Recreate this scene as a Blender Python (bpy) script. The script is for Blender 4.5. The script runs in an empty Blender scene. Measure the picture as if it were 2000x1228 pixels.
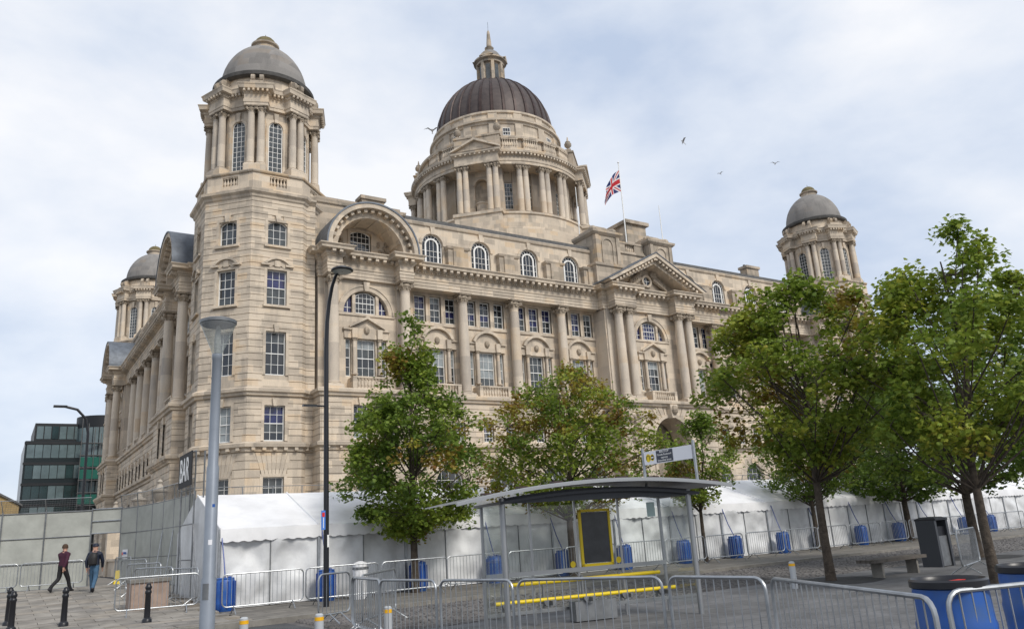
import bpy, bmesh, math, random
from mathutils import Vector, Matrix, noise
random.seed(11)
S = bpy.context.scene
COL = S.collection
PI = math.pi
R = math.radians

# ------------------------------------------------------------------ camera
cam = bpy.data.cameras.new('camera')
cam_o = bpy.data.objects.new('camera', cam); COL.objects.link(cam_o)
S.camera = cam_o
cam.sensor_width = 36; cam.sensor_fit = 'HORIZONTAL'; cam.lens = 27.77
cam.clip_start = .1; cam.clip_end = 4000
yw, pt, rl = R(33.382), R(15.33), R(3.67)
fwd = Vector((math.sin(yw)*math.cos(pt), math.cos(yw)*math.cos(pt), math.sin(pt)))
rgt = Vector((math.cos(yw), -math.sin(yw), 0)); dwn = fwd.cross(rgt)
cx_ = math.cos(rl)*rgt + math.sin(rl)*dwn; cy_ = -math.sin(rl)*rgt + math.cos(rl)*dwn
CAM = Vector((-15.761, -57.909, 1.65))
m = Matrix((cx_, -cy_, -fwd)).transposed().to_4x4(); m.translation = CAM
cam_o.matrix_world = m

# ------------------------------------------------------------------ world: thin overcast with paler and bluer patches
W = bpy.data.worlds.new('World'); S.world = W; W.use_nodes = True
nt = W.node_tree; nt.nodes.clear()
def wn(t, **k):
    n = nt.nodes.new(t)
    for a, b in k.items(): setattr(n, a, b)
    return n
SUN_EL, SUN_AZ = R(42), R(170)      # azimuth clockwise from +Y: light from behind the camera and its right
sky = wn('ShaderNodeTexSky', sky_type='NISHITA', sun_disc=False, sun_elevation=SUN_EL, sun_rotation=SUN_AZ, air_density=1.0, dust_density=1.5)
bg1 = wn('ShaderNodeBackground'); bg1.inputs[1].default_value = .13
nt.links.new(sky.outputs[0], bg1.inputs[0])
geo = wn('ShaderNodeTexCoord')
mp = wn('ShaderNodeMapping'); mp.inputs['Scale'].default_value = (1, 1, 2.0); mp.inputs['Location'].default_value = (.37, .2, .5)
nt.links.new(geo.outputs['Generated'], mp.inputs[0])
n1 = wn('ShaderNodeTexNoise'); n1.inputs['Scale'].default_value = 2.1; n1.inputs['Detail'].default_value = 7; n1.inputs['Roughness'].default_value = .52; n1.inputs['Distortion'].default_value = .1
nt.links.new(mp.outputs[0], n1.inputs[0])
cr = wn('ShaderNodeValToRGB')
cr.color_ramp.elements[0].position = .36; cr.color_ramp.elements[0].color = (.52, .61, .77, 1)
cr.color_ramp.elements[1].position = .62; cr.color_ramp.elements[1].color = (.95, .955, .975, 1)
e = cr.color_ramp.elements.new(.49); e.color = (.74, .795, .89, 1)
nt.links.new(n1.outputs[0], cr.inputs[0])
bg2 = wn('ShaderNodeBackground'); bg2.inputs[1].default_value = .95
nt.links.new(cr.outputs[0], bg2.inputs[0])
mx = wn('ShaderNodeMixShader'); mx.inputs[0].default_value = .88
nt.links.new(bg1.outputs[0], mx.inputs[1]); nt.links.new(bg2.outputs[0], mx.inputs[2])
wo = wn('ShaderNodeOutputWorld'); nt.links.new(mx.outputs[0], wo.inputs[0])

sl = bpy.data.lights.new('sun', 'SUN'); sl.energy = 2.2; sl.angle = R(16); sl.color = (1, .95, .87)
so = bpy.data.objects.new('sun', sl); COL.objects.link(so)
sd = Vector((math.sin(SUN_AZ)*math.cos(SUN_EL), math.cos(SUN_AZ)*math.cos(SUN_EL), math.sin(SUN_EL)))
so.rotation_euler = sd.to_track_quat('Z', 'Y').to_euler(); so.location = (-20, -80, 60)
vs = S.view_settings; vs.view_transform = 'Standard'; vs.look = 'None'; vs.gamma = 1; vs.exposure = .22; vs.use_curve_mapping = False

# ------------------------------------------------------------------ materials
MATS = {}
def mat(name, col, rough=.8, metal=0, var=.0, vscale=3., bump=0., bscale=30., spec=None, col2=None, trans=0, alpha=1, ior=1.45):
    """plain material with an optional noise variation between col and col2 and a fine bump"""
    m = bpy.data.materials.new(name); m.use_nodes = True; t = m.node_tree; b = t.nodes['Principled BSDF']
    b.inputs['Base Color'].default_value = (*col, 1); b.inputs['Roughness'].default_value = rough; b.inputs['Metallic'].default_value = metal
    b.inputs['IOR'].default_value = ior
    if spec is not None: b.inputs['Specular IOR Level'].default_value = spec
    if trans: b.inputs['Transmission Weight'].default_value = trans
    if alpha < 1: b.inputs['Alpha'].default_value = alpha
    if var or bump:
        g = t.nodes.new('ShaderNodeNewGeometry')
    if var:
        c2 = col2 or tuple(max(0, c*(1-var)) for c in col)
        n = t.nodes.new('ShaderNodeTexNoise'); n.inputs['Scale'].default_value = vscale; n.inputs['Detail'].default_value = 6; n.inputs['Roughness'].default_value = .62
        t.links.new(g.outputs['Position'], n.inputs[0])
        r = t.nodes.new('ShaderNodeValToRGB'); r.color_ramp.elements[0].position = .36; r.color_ramp.elements[1].position = .64
        r.color_ramp.elements[0].color = (*c2, 1); r.color_ramp.elements[1].color = (*col, 1)
        t.links.new(n.outputs[0], r.inputs[0]); t.links.new(r.outputs[0], b.inputs['Base Color'])
    if bump:
        n = t.nodes.new('ShaderNodeTexNoise'); n.inputs['Scale'].default_value = bscale; n.inputs['Detail'].default_value = 4
        t.links.new(g.outputs['Position'], n.inputs[0])
        bp = t.nodes.new('ShaderNodeBump'); bp.inputs['Strength'].default_value = bump; bp.inputs['Distance'].default_value = .02
        t.links.new(n.outputs[0], bp.inputs['Height']); t.links.new(bp.outputs[0], b.inputs['Normal'])
    MATS[name] = m
    return m

def stone(name, c_lo, c_hi, c_odd, stain=(.16, .15, .14), stain_amt=.5, bw=1.05, bh=.47, z0=0., block=.55):
    """Portland stone: each block has its own tint, weather stains run down in soft streaks, fine grain"""
    m = bpy.data.materials.new(name); m.use_nodes = True; t = m.node_tree; L = t.links
    b = t.nodes['Principled BSDF']; b.inputs['Roughness'].default_value = .88; b.inputs['Specular IOR Level'].default_value = .25
    N = t.nodes.new
    g = N('ShaderNodeNewGeometry'); sp = N('ShaderNodeSeparateXYZ'); L.new(g.outputs['Position'], sp.inputs[0])
    def M(op, a, b_=None):
        n = N('ShaderNodeMath'); n.operation = op
        for i, v in enumerate((a, b_)):
            if v is None: continue
            if isinstance(v, (int, float)): n.inputs[i].default_value = v
            else: L.new(v, n.inputs[i])
        return n.outputs[0]
    row = M('FLOOR', M('DIVIDE', M('SUBTRACT', sp.outputs[2], z0), bh))
    al = M('DIVIDE', M('SUBTRACT', sp.outputs[0], sp.outputs[1]), bw)
    wn0 = N('ShaderNodeTexWhiteNoise'); wn0.noise_dimensions = '1D'; L.new(row, wn0.inputs['W'])
    colm = M('FLOOR', M('ADD', al, M('MULTIPLY', wn0.outputs[0], 7.3)))
    cb = N('ShaderNodeCombineXYZ'); L.new(colm, cb.inputs[0]); L.new(row, cb.inputs[1])
    wh = N('ShaderNodeTexWhiteNoise'); wh.noise_dimensions = '3D'; L.new(cb.outputs[0], wh.inputs[0])
    ramp = N('ShaderNodeValToRGB'); E_ = ramp.color_ramp.elements
    E_[0].position = .16; E_[0].color = (*c_lo, 1); E_[1].position = .66; E_[1].color = (*c_hi, 1)
    e = E_.new(.8); e.color = (*c_odd, 1)
    n0 = N('ShaderNodeTexNoise'); n0.inputs['Scale'].default_value = .55; n0.inputs['Detail'].default_value = 5; L.new(g.outputs['Position'], n0.inputs[0])
    mixv = M('ADD', M('MULTIPLY', wh.outputs[0], block), M('MULTIPLY', n0.outputs[0], 1-block))
    L.new(mixv, ramp.inputs[0])
    # streaks: noise stretched down the wall
    mpp = N('ShaderNodeMapping'); mpp.inputs['Scale'].default_value = (1.3, 1.3, .22); L.new(g.outputs['Position'], mpp.inputs[0])
    n2 = N('ShaderNodeTexNoise'); n2.inputs['Scale'].default_value = 1.0; n2.inputs['Detail'].default_value = 7; n2.inputs['Roughness'].default_value = .65; L.new(mpp.outputs[0], n2.inputs[0])
    r2 = N('ShaderNodeValToRGB'); r2.color_ramp.elements[0].position = .5; r2.color_ramp.elements[1].position = .78
    r2.color_ramp.elements[0].color = (0, 0, 0, 1); r2.color_ramp.elements[1].color = (stain_amt,)*3+(1,)
    L.new(n2.outputs[0], r2.inputs[0])
    mx = N('ShaderNodeMix'); mx.data_type = 'RGBA'; L.new(r2.outputs[0], mx.inputs[0]); L.new(ramp.outputs[0], mx.inputs[6]); mx.inputs[7].default_value = (*stain, 1)
    n3 = N('ShaderNodeTexNoise'); n3.inputs['Scale'].default_value = 14; n3.inputs['Detail'].default_value = 5; L.new(g.outputs['Position'], n3.inputs[0])
    mx2 = N('ShaderNodeMix'); mx2.data_type = 'RGBA'; mx2.blend_type = 'MULTIPLY'; mx2.inputs[0].default_value = .35
    r3 = N('ShaderNodeValToRGB'); r3.color_ramp.elements[0].position = .3; r3.color_ramp.elements[0].color = (.6, .6, .6, 1); r3.color_ramp.elements[1].position = .7
    L.new(n3.outputs[0], r3.inputs[0]); L.new(mx.outputs[2], mx2.inputs[6]); L.new(r3.outputs[0], mx2.inputs[7])
    L.new(mx2.outputs[2], b.inputs['Base Color'])
    bp = N('ShaderNodeBump'); bp.inputs['Strength'].default_value = .35; bp.inputs['Distance'].default_value = .03
    L.new(n3.outputs[0], bp.inputs['Height']); L.new(bp.outputs[0], b.inputs['Normal'])
    MATS[name] = m
    return m

ST = stone('portland_stone', (.43, .37, .30), (.68, .58, .46), (.63, .495, .35), stain_amt=.55, block=.55)
ST_W = stone('weathered_stone', (.30, .26, .21), (.52, .44, .35), (.50, .38, .25), stain=(.10, .095, .085), stain_amt=.75)
ST_C = stone('column_stone', (.46, .40, .335), (.68, .59, .48), (.60, .48, .35), stain=(.25, .25, .25), stain_amt=.6, bh=1.4, bw=9)
ST_D = stone('dome_stone', (.20, .19, .18), (.28, .265, .25), (.25, .22, .19), stain=(.09, .09, .09), stain_amt=.5, bh=.6, bw=1.4)
CARVE = mat('carved_stone', (.42, .35, .27), .9, var=.45, vscale=6, bump=1, bscale=9)
LEAD = mat('lead_sheet', (.15, .17, .20), .55, .3, var=.35, vscale=2)
ROOFG = mat('roof_slate', (.13, .13, .13), .8, var=.4, vscale=4, bump=.3)
COPPER = mat('brown_copper', (.085, .066, .06), .55, .3, var=.5, vscale=1.4, col2=(.055, .043, .041))
COPPER_R = mat('brown_copper_rib', (.06, .036, .032), .5, .3, var=.5, vscale=2)
RIMD = mat('dark_rim_stone', (.085, .082, .078), .85, var=.4, vscale=2)  # dark rim band, much darker than the dome above it
MOSS = mat('mossy_stone', (.19, .16, .08), .9, var=.5, vscale=5)
WHITE = mat('white_window_paint', (.78, .78, .76), .45)
GL_D = mat('dark_window_glass', (.018, .022, .028), .04, spec=.9)
GL_B = mat('blue_window_glass', (.03, .035, .12), .05, spec=.8, var=.6, vscale=2.5, col2=(.01, .011, .045))
GL_L = mat('blinded_window_glass', (.30, .33, .34), .12, spec=.6, var=.3, vscale=2)
GL_G = mat('grey_window_glass', (.07, .08, .085), .06, spec=.8, var=.5, vscale=1.5)
DARK = mat('dark_interior', (.02, .018, .016), .9)

# ------------------------------------------------------------------ mesh builder
IDT = lambda u, d, z: (u, d, z)
class MB:
    def __init__(s, T=IDT): s.v = []; s.f = []; s.mi = []; s.T = T; s.cur = 0
    def add(s, vs, fs):
        o = len(s.v); s.v += [s.T(*p) for p in vs]
        for f in fs: s.f.append([o+i for i in f]); s.mi.append(s.cur)
    def box(s, a, b, c, d, e, f):
        s.add([(a,c,e),(b,c,e),(b,d,e),(a,d,e),(a,c,f),(b,c,f),(b,d,f),(a,d,f)],
              [(0,3,2,1),(4,5,6,7),(0,1,5,4),(1,2,6,5),(2,3,7,6),(3,0,4,7)])
    def prism(s, pts, d0, d1):                       # polygon in (u, z) extruded along d
        n = len(pts)
        s.add([(p[0], d0, p[1]) for p in pts]+[(p[0], d1, p[1]) for p in pts],
              [tuple(range(n))[::-1], tuple(range(n, 2*n))]+[(i, (i+1) % n, n+(i+1) % n, n+i) for i in range(n)])
    def plan(s, pts, z0, z1):                        # polygon in plan extruded upward
        n = len(pts)
        s.add([(p[0], p[1], z0) for p in pts]+[(p[0], p[1], z1) for p in pts],
              [tuple(range(n))[::-1], tuple(range(n, 2*n))]+[(i, (i+1) % n, n+(i+1) % n, n+i) for i in range(n)])
    def lathe(s, prof, n=24, cu=0, cd=0, a0=0, a1=2*PI):
        full = abs(a1-a0-2*PI) < 1e-6; k = n if full else n+1
        vs = []
        for r, z in prof:
            for i in range(k):
                a = a0+(a1-a0)*i/n; vs.append((cu+r*math.cos(a), cd+r*math.sin(a), z))
        fs = []
        for j in range(len(prof)-1):
            for i in range(n):
                i2 = (i+1) % k
                fs.append((j*k+i, j*k+i2, (j+1)*k+i2, (j+1)*k+i))
        s.add(vs, fs)
    def sweep(s, prof, path, closed=False):          # moulding: profile (out, z) along a plan path, out = left of travel
        n = len(path); P = [Vector(p) for p in path]; k = len(prof); vs = []
        for i in range(n):
            if closed: a, b, c = P[i-1], P[i], P[(i+1) % n]
            else: a, b, c = P[max(i-1, 0)], P[i], P[min(i+1, n-1)]
            d1 = (b-a); d2 = (c-b)
            if d1.length < 1e-6: d1 = d2
            if d2.length < 1e-6: d2 = d1
            d1.normalize(); d2.normalize()
            n1 = Vector((-d1.y, d1.x)); n2 = Vector((-d2.y, d2.x)); mm = n1+n2
            mm = mm/max(.3, mm.dot(n1)) if mm.length > .05 else n1
            for o, z in prof: q = b+mm*o; vs.append((q.x, q.y, z))
        fs = []
        for i in range(n if closed else n-1):
            i2 = (i+1) % n
            for j in range(k-1): fs.append((i*k+j, i2*k+j, i2*k+j+1, i*k+j+1))
        if not closed: fs += [tuple(range(k)), tuple(range((n-1)*k, n*k))[::-1]]
        s.add(vs, fs)
    def arch(s, uc, zc, r0, r1, d0, d1, a0=0, a1=PI, n=20):   # ring segment standing in the facade plane
        vs = []
        for i in range(n+1):
            a = a0+(a1-a0)*i/n; c, q = math.cos(a), math.sin(a)
            vs += [(uc+r0*c, d0, zc+r0*q), (uc+r1*c, d0, zc+r1*q), (uc+r1*c, d1, zc+r1*q), (uc+r0*c, d1, zc+r0*q)]
        fs = [(0,1,2,3), (4*n+3, 4*n+2, 4*n+1, 4*n)]
        for i in range(n):
            for j in range(4): fs.append((4*i+j, 4*i+4+j, 4*i+4+(j+1) % 4, 4*i+(j+1) % 4))
        s.add(vs, fs)
    def tube(s, pts, r, n=8, closed=False, r1=None):
        P = [Vector(p) for p in pts]; m_ = len(P); vs = []; up = None
        for i in range(m_):
            a = P[i-1] if (i or closed) else P[i]; b = P[(i+1) % m_] if (i < m_-1 or closed) else P[i]
            t = (b-a).normalized()
            if up is None: up = Vector((0, 0, 1)) if abs(t.z) < .9 else Vector((1, 0, 0))
            x = t.cross(up).normalized(); y = x.cross(t); up = y
            rr = r if r1 is None else r+(r1-r)*i/(m_-1)
            for k in range(n):
                an = 2*PI*k/n; q = P[i]+x*math.cos(an)*rr+y*math.sin(an)*rr; vs.append(tuple(q))
        fs = []
        for i in range(m_ if closed else m_-1):
            i2 = (i+1) % m_
            for k in range(n): fs.append((i*n+k, i*n+(k+1) % n, i2*n+(k+1) % n, i2*n+k))
        if not closed: fs += [tuple(range(n))[::-1], tuple(range((m_-1)*n, m_*n))]
        s.add(vs, fs)
    def sphere(s, c, r, n=10, m_=7, sz=1):
        s.lathe([(max(1e-4, r*math.sin(PI*j/m_)), c[2]-r*sz*math.cos(PI*j/m_)) for j in range(m_+1)], n, c[0], c[1])
    def mesh(s, name, mats, smooth=False):
        me = bpy.data.meshes.new(name); me.from_pydata([tuple(v) for v in s.v], [], s.f)
        for m_ in (mats if isinstance(mats, (list, tuple)) else [mats]): me.materials.append(m_)
        if isinstance(mats, (list, tuple)) and len(mats) > 1: me.polygons.foreach_set('material_index', s.mi)
        bm = bmesh.new(); bm.from_mesh(me); bmesh.ops.recalc_face_normals(bm, faces=bm.faces); bm.to_mesh(me); bm.free()
        if smooth:
            me.polygons.foreach_set('use_smooth', [True]*len(me.polygons))
            try: me.set_sharp_from_angle(angle=R(40))
            except Exception: pass
        me.update(); return me
    def obj(s, name, mats, parent=None, smooth=False, kind=None):
        return link(name, s.mesh(name, mats, smooth), parent, kind=kind)

def link(name, me, parent=None, loc=None, rz=0, scale=None, kind=None):
    o = bpy.data.objects.new(name, me); COL.objects.link(o)
    if loc is not None: o.location = loc
    if rz: o.rotation_euler = (0, 0, rz)
    if scale is not None: o.scale = scale
    if parent is not None:
        o.parent = parent
        o.matrix_parent_inverse = PINV.get(parent.name, Matrix())
    if kind: o['kind'] = kind
    return o
PINV = {}
def tag(o, label, cat, group=None):
    o['label'] = label; o['category'] = cat
    if group: o['group'] = group
    return o
def thing(name, label, cat, loc=(0, 0, 0), group=None, world=True):
    """an Empty at the thing's base; with world=True its parts are given in world coordinates"""
    o = bpy.data.objects.new(name, None); COL.objects.link(o); o.location = loc; o.empty_display_size = .3
    PINV[o.name] = Matrix.Translation(-Vector(loc)) if world else Matrix()
    return tag(o, label, cat, group)
def copy_tree(o, parent=None):
    c = o.copy(); COL.objects.link(c)
    if parent is not None: c.parent = parent; c.matrix_parent_inverse = o.matrix_parent_inverse.copy()
    for ch in o.children: copy_tree(ch, c)
    return c
def struct(o): o['kind'] = 'structure'; return o
def gz(x, y):                                        # the pavement on the left climbs towards the building
    return max(-.1, min(.55, -.1+.05*(y+36.6))) if x < -9.9 else -.1
# ================================================================== the domed stone building
BLD = thing('domed_stone_building', 'large pale stone building with corner towers, a brown copper central dome and giant columns', 'building', (34.6, 25, 0))
def fr(O, U, N):                                     # facade frame: u along the wall, d outward, z up
    return lambda u, d, z: (O[0]+u*U[0]+d*N[0], O[1]+u*U[1]+d*N[1], z)
MAIN = fr((0, 0), (1, 0), (0, -1))
LEFT = fr((0, 0), (0, 1), (-1, 0))
LEN_X, LEN_Y = 69.2, 51.0
BACK = fr((LEN_X, LEN_Y), (-1, 0), (0, 1)); RIGHT = fr((LEN_X, 0), (0, 1), (1, 0))

def halfw(o, z):
    """half width of an opening at height z (None when z lies outside)"""
    u0, u1, z0, z1, k = o[:5]; h = (u1-u0)/2
    if z < z0: return None
    if z <= z1: return h
    if k == 'arch':
        q = h*h-(z-z1)**2; return math.sqrt(q) if q > 0 else None
    if k == 'seg':
        rise = o[5]; rad = (h*h+rise*rise)/(2*rise); q = rad*rad-(z-z1+rad-rise)**2
        return math.sqrt(q) if (q > 0 and z < z1+rise) else None
    return None
def top_curve(o, n=12):
    u0, u1, z0, z1, k = o[:5]; uc = (u0+u1)/2; h = (u1-u0)/2
    if k == 'rect': return [(u0, z1), (u1, z1)]
    if k == 'arch': return [(uc-h*math.cos(PI*i/n), z1+h*math.sin(PI*i/n)) for i in range(n+1)]
    rise = o[5]; rad = (h*h+rise*rise)/(2*rise); a = math.asin(h/rad)
    return [(uc+rad*math.sin(-a+2*a*i/n), z1+rise-rad+rad*math.cos(-a+2*a*i/n)) for i in range(n+1)]
def wall(mb, u0, u1, z0, z1, d, th, ops=()):
    """wall face with openings and their reveals"""
    boxes = []
    for o in ops:
        c = top_curve(o); boxes.append((o[0], o[1], o[2], max(p[1] for p in c)))
    us = sorted({u0, u1, *[b[0] for b in boxes], *[b[1] for b in boxes]}); zs = sorted({z0, z1, *[b[2] for b in boxes], *[b[3] for b in boxes]})
    for i in range(len(us)-1):
        for j in range(len(zs)-1):
            a, b, c, e = us[i], us[i+1], zs[j], zs[j+1]; mu, mz = (a+b)/2, (c+e)/2
            if any(q[0] < mu < q[1] and q[2] < mz < q[3] for q in boxes): continue
            mb.add([(a, d, c), (b, d, c), (b, d, e), (a, d, e)], [(0, 1, 2, 3)])
    for o, q in zip(ops, boxes):
        c = top_curve(o)
        if o[4] != 'rect':
            for (a, za), (b, zb) in zip(c, c[1:]):
                mb.add([(a, d, za), (b, d, zb), (b, d, q[3]), (a, d, q[3])], [(0, 1, 2, 3)])
        out = [(o[0], o[2])]+c+[(o[1], o[2])]
        for p, r in zip(out, out[1:]+out[:1]):
            mb.add([(p[0], d, p[1]), (r[0], d, r[1]), (r[0], d-th, r[1]), (p[0], d-th, p[1])], [(0, 1, 2, 3)])
UNIT = MB(); UNIT.box(0, 1, 0, 1, 0, 1); UNIT = UNIT.mesh('stone_course', ST)
NSTONE = [0]
def courses(T, u0, u1, z0, z1, d, ops=(), h=.47, single=False, mb=None, pad=.0, proud=.07):
    """rusticated courses with recessed joints; single=True makes every stretch an object of its own"""
    n = max(1, round((z1-z0)/h)); h = (z1-z0)/n
    for i in range(n):
        za, zb = z0+i*h+.022, z0+(i+1)*h-.022; zm = (za+zb)/2
        cuts = []
        for o in ops:
            w = [halfw(o, q) for q in (za, zm, zb)]; w = [q for q in w if q]
            if w: uc = (o[0]+o[1])/2; cuts.append((uc-max(w)-pad, uc+max(w)+pad))
        cuts.sort(); a = u0; segs = []
        for c0, c1 in cuts:
            if c0 > a+.05: segs.append((a, c0))
            a = max(a, c1)
        if a < u1-.05: segs.append((a, u1))
        for a, b in segs:
            if single:
                q = MB(T); q.box(a, b, d-proud, d, za, zb); q.obj('stone_course', ST, BLD); NSTONE[0] += 1
            else: mb.box(a, b, d-proud, d, za, zb)
GR = random.Random(5)
def window(T, u0, u1, z0, z1, d, nx, ny, kind='rect', rise=0, glass=None, split=False, fw=.07, bw=.028, meet=True):
    """white sash window: frame and glazing bars, its panes set slightly out of true"""
    o = (u0, u1, z0, z1, kind, rise); f = MB(T); c = top_curve(o)
    f.box(u0, u0+fw, d-.05, d+.03, z0, z1); f.box(u1-fw, u1, d-.05, d+.03, z0, z1); f.box(u0+fw, u1-fw, d-.05, d+.05, z0, z0+fw*1.3)
    if kind == 'rect': f.box(u0+fw, u1-fw, d-.05, d+.028, z1-fw, z1)
    else:
        uc = (u0+u1)/2
        for (a, za), (b, zb) in zip(c, c[1:]):
            s_ = 1-fw*2/(u1-u0)
            f.add([(a, d+.03, za), (b, d+.03, zb), (uc+(b-uc)*s_, d+.03, zb-fw*.8), (uc+(a-uc)*s_, d+.03, za-fw*.8)], [(0, 1, 2, 3)])
    ztop = max(p[1] for p in c)
    def zt(u):
        if kind == 'rect': return z1
        for (a, za), (b, zb) in zip(c, c[1:]):
            if a <= u <= b: return za+(zb-za)*(u-a)/max(1e-6, b-a)
        return z1
    for i in range(1, nx):
        u = u0+(u1-u0)*i/nx; f.box(u-bw/2, u+bw/2, d-.03, d+.015, z0+fw, zt(u)-.01)
    for j in range(1, ny):
        z = z0+(ztop-z0)*j/ny; w = bw*(2.2 if (meet and j == ny//2) else 1); hw = halfw(o, z) or 0
        uc = (u0+u1)/2; f.box(uc-hw+.02, uc+hw-.02, d-.032, d+(.035 if w > bw else .013), z-w/2, z+w/2)
    wo_ = f.obj('window', WHITE, BLD)
    gm = glass if isinstance(glass, (list, tuple)) else [glass or GL_D]*ny
    if kind != 'rect':
        g = MB(T); pts = [(u0+.02, z0+.02)]+[(min(max(p[0], u0+.02), u1-.02), p[1]-.02) for p in c]+[(u1-.02, z0+.02)]
        g.add([(p[0], d-.02, p[1]) for p in pts], [tuple(range(len(pts)))]); g.obj('pane', gm[0], wo_)
        return wo_
    g = MB(T)
    for i in range(nx):
        for j in range(ny):
            a, b = u0+(u1-u0)*i/nx, u0+(u1-u0)*(i+1)/nx; e, h = z0+(z1-z0)*j/ny, z0+(z1-z0)*(j+1)/ny
            t1, t2 = GR.gauss(0, .011), GR.gauss(0, .011)
            vs_ = [(a, d-.02+t1, e), (b, d-.02-t1, e), (b, d-.02-t1+t2, h), (a, d-.02+t1+t2, h)]
            if split:
                q = MB(T); q.add(vs_, [(0, 1, 2, 3)]); q.obj('pane', gm[j], wo_)
            else: g.cur = j; g.add(vs_, [(0, 1, 2, 3)])
    if not split: g.obj('pane', list(gm), wo_)
    return wo_
def surround(mb, u0, u1, z0, z1, d, w=.2, p=.05, sill=True, key=False):
    mb.box(u0-w, u0, d-.1, d+p, z0, z1+w); mb.box(u1, u1+w, d-.1, d+p, z0, z1+w); mb.box(u0, u1, d-.1, d+p, z1, z1+w)
    if sill: mb.box(u0-w-.06, u1+w+.06, d-.1, d+.16, z0-.16, z0-.002)
    if key:
        uc = (u0+u1)/2; mb.prism([(uc-.13, z1-.06), (uc+.13, z1-.06), (uc+.2, z1+.48), (uc-.2, z1+.48)], d-.05, d+.16)
# ---- shared meshes
def mk_column(H, r, name):
    """three shared meshes: shaft with entasis, moulded base, scrolled capital"""
    s = MB(); hb, hc = r*.95, r*1.9
    s.lathe([(r*1.0, hb), (r*1.0, hb+(H-hb-hc)*.33), (r*.965, hb+(H-hb-hc)*.6), (r*.9, hb+(H-hb-hc)*.85), (r*.86, H-hc), (r*.93, H-hc+.01), (r*.93, H-hc+.07), (r*.86, H-hc+.08)], 22)
    b = MB(); b.box(-r*1.38, r*1.38, -r*1.38, r*1.38, 0, hb*.38)
    b.lathe([(r*1.2, hb*.38), (r*1.36, hb*.45), (r*1.36, hb*.58), (r*1.15, hb*.66), (r*1.1, hb*.74), (r*1.22, hb*.8), (r*1.22, hb*.9), (r*1.0, hb*1.0)], 22)
    c = MB(); z0 = H-hc
    c.lathe([(r*.86, z0+.08), (r*.95, z0+hc*.35), (r*1.18, z0+hc*.55), (r*1.1, z0+hc*.78)], 18)
    for sx in (-1, 1):
        for sy in (-1, 1):
            n = 10; cxx, cyy = sx*r*1.02, sy*r*1.02; vs = []
            for i in range(n):
                a = 2*PI*i/n
                for k in (-1, 1):
                    px = math.cos(a)*r*.36; pz = z0+hc*.55+math.sin(a)*r*.4
                    vs.append((cxx+sx*px*.7+k*sy*r*.13, cyy+sy*px*.7-k*sx*r*.13, pz))
            c.add(vs, [tuple(range(0, 2*n, 2)), tuple(range(1, 2*n, 2))]+[(2*i, (2*i+2) % (2*n), (2*i+3) % (2*n), 2*i+1) for i in range(n)])
    for i in range(8):
        a = PI/4*i; c.sphere((math.cos(a)*r*.98, math.sin(a)*r*.98, z0+hc*.3), r*.2, 6, 4, 1.5)
    c.box(-r*1.3, r*1.3, -r*1.3, r*1.3, z0+hc*.82, z0+hc*.92); c.box(-r*1.4, r*1.4, -r*1.4, r*1.4, z0+hc*.92, z0+hc)
    return s.mesh(name+'_shaft', ST_C, True), b.mesh(name+'_base', ST_C, True), c.mesh(name+'_capital', CARVE, False)
def column(ms, p, rz=0, parent=None, z=0):
    o = link('column', ms[0], parent or BLD, (p[0], p[1], z), rz)
    for nm, me in (('column_base', ms[1]), ('capital', ms[2])):
        q = bpy.data.objects.new(nm, me); COL.objects.link(q); q.parent = o
    return o
GIANT = mk_column(8.4, .42, 'giant'); SMALL = mk_column(2.75, .15, 'small'); TCOL = mk_column(4.85, .28, 'tower'); DCOL = mk_column(6.0, .36, 'dome')
bal = MB(); bal.box(-.09, .09, -.09, .09, 0, .07)
bal.lathe([(.05, .07), (.06, .1), (.1, .2), (.095, .3), (.05, .46), (.045, .52), (.075, .56), (.05, .6)], 8); bal.box(-.09, .09, -.09, .09, .6, .68)
BAL = bal.mesh('baluster', ST, True)
def balusters(T, ua, ub, d, z, n, rz=0, parent=None, s=1):
    for i in range(n):
        p = T(ua+(ub-ua)*(i+.5)/n, d, z); link('baluster', BAL, parent or BLD, p, rz, (s, s, s))
mo = MB(); mo.box(-.13, .13, -.02, .42, 0, .2); mo.box(-.1, .1, -.02, .3, -.08, 0)
MODIL = mo.mesh('modillion', ST)
def modillions(T, rz, ua, ub, d, z, step=.62, parent=None, s=1.):
    n = max(1, round(abs(ub-ua)/step))
    for i in range(n):
        p = T(ua+(ub-ua)*(i+.5)/n, d, z); link('modillion', MODIL, parent or BLD, p, rz, (s, s, s))
RZ = {id(MAIN): PI, id(LEFT): PI/2, id(BACK): 0, id(RIGHT): -PI/2}   # local +y of a modillion turns outward

# ---- core masses behind the facades
c = MB(); c.box(-1.5, LEN_X+1.5, -2.55, LEN_Y+2.55, -.3, 22.6); c.box(-2.55, LEN_X+2.55, -1.5, LEN_Y+1.5, -.3, 22.58)
c.box(1.5, LEN_X-1.5, -2.5, LEN_Y+2.5, 22.6, 26.7); c.box(-2.5, LEN_X+2.5, 1.5, LEN_Y-1.5, 22.6, 26.68)
c.obj('core_wall', ST, BLD)
c = MB(); c.box(2, LEN_X-2, -1.9, LEN_Y+1.9, 26.7, 27.3); c.box(-1.9, LEN_X+1.9, 2, LEN_Y-2, 26.7, 27.28); c.obj('roof', ROOFG, BLD)

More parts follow.
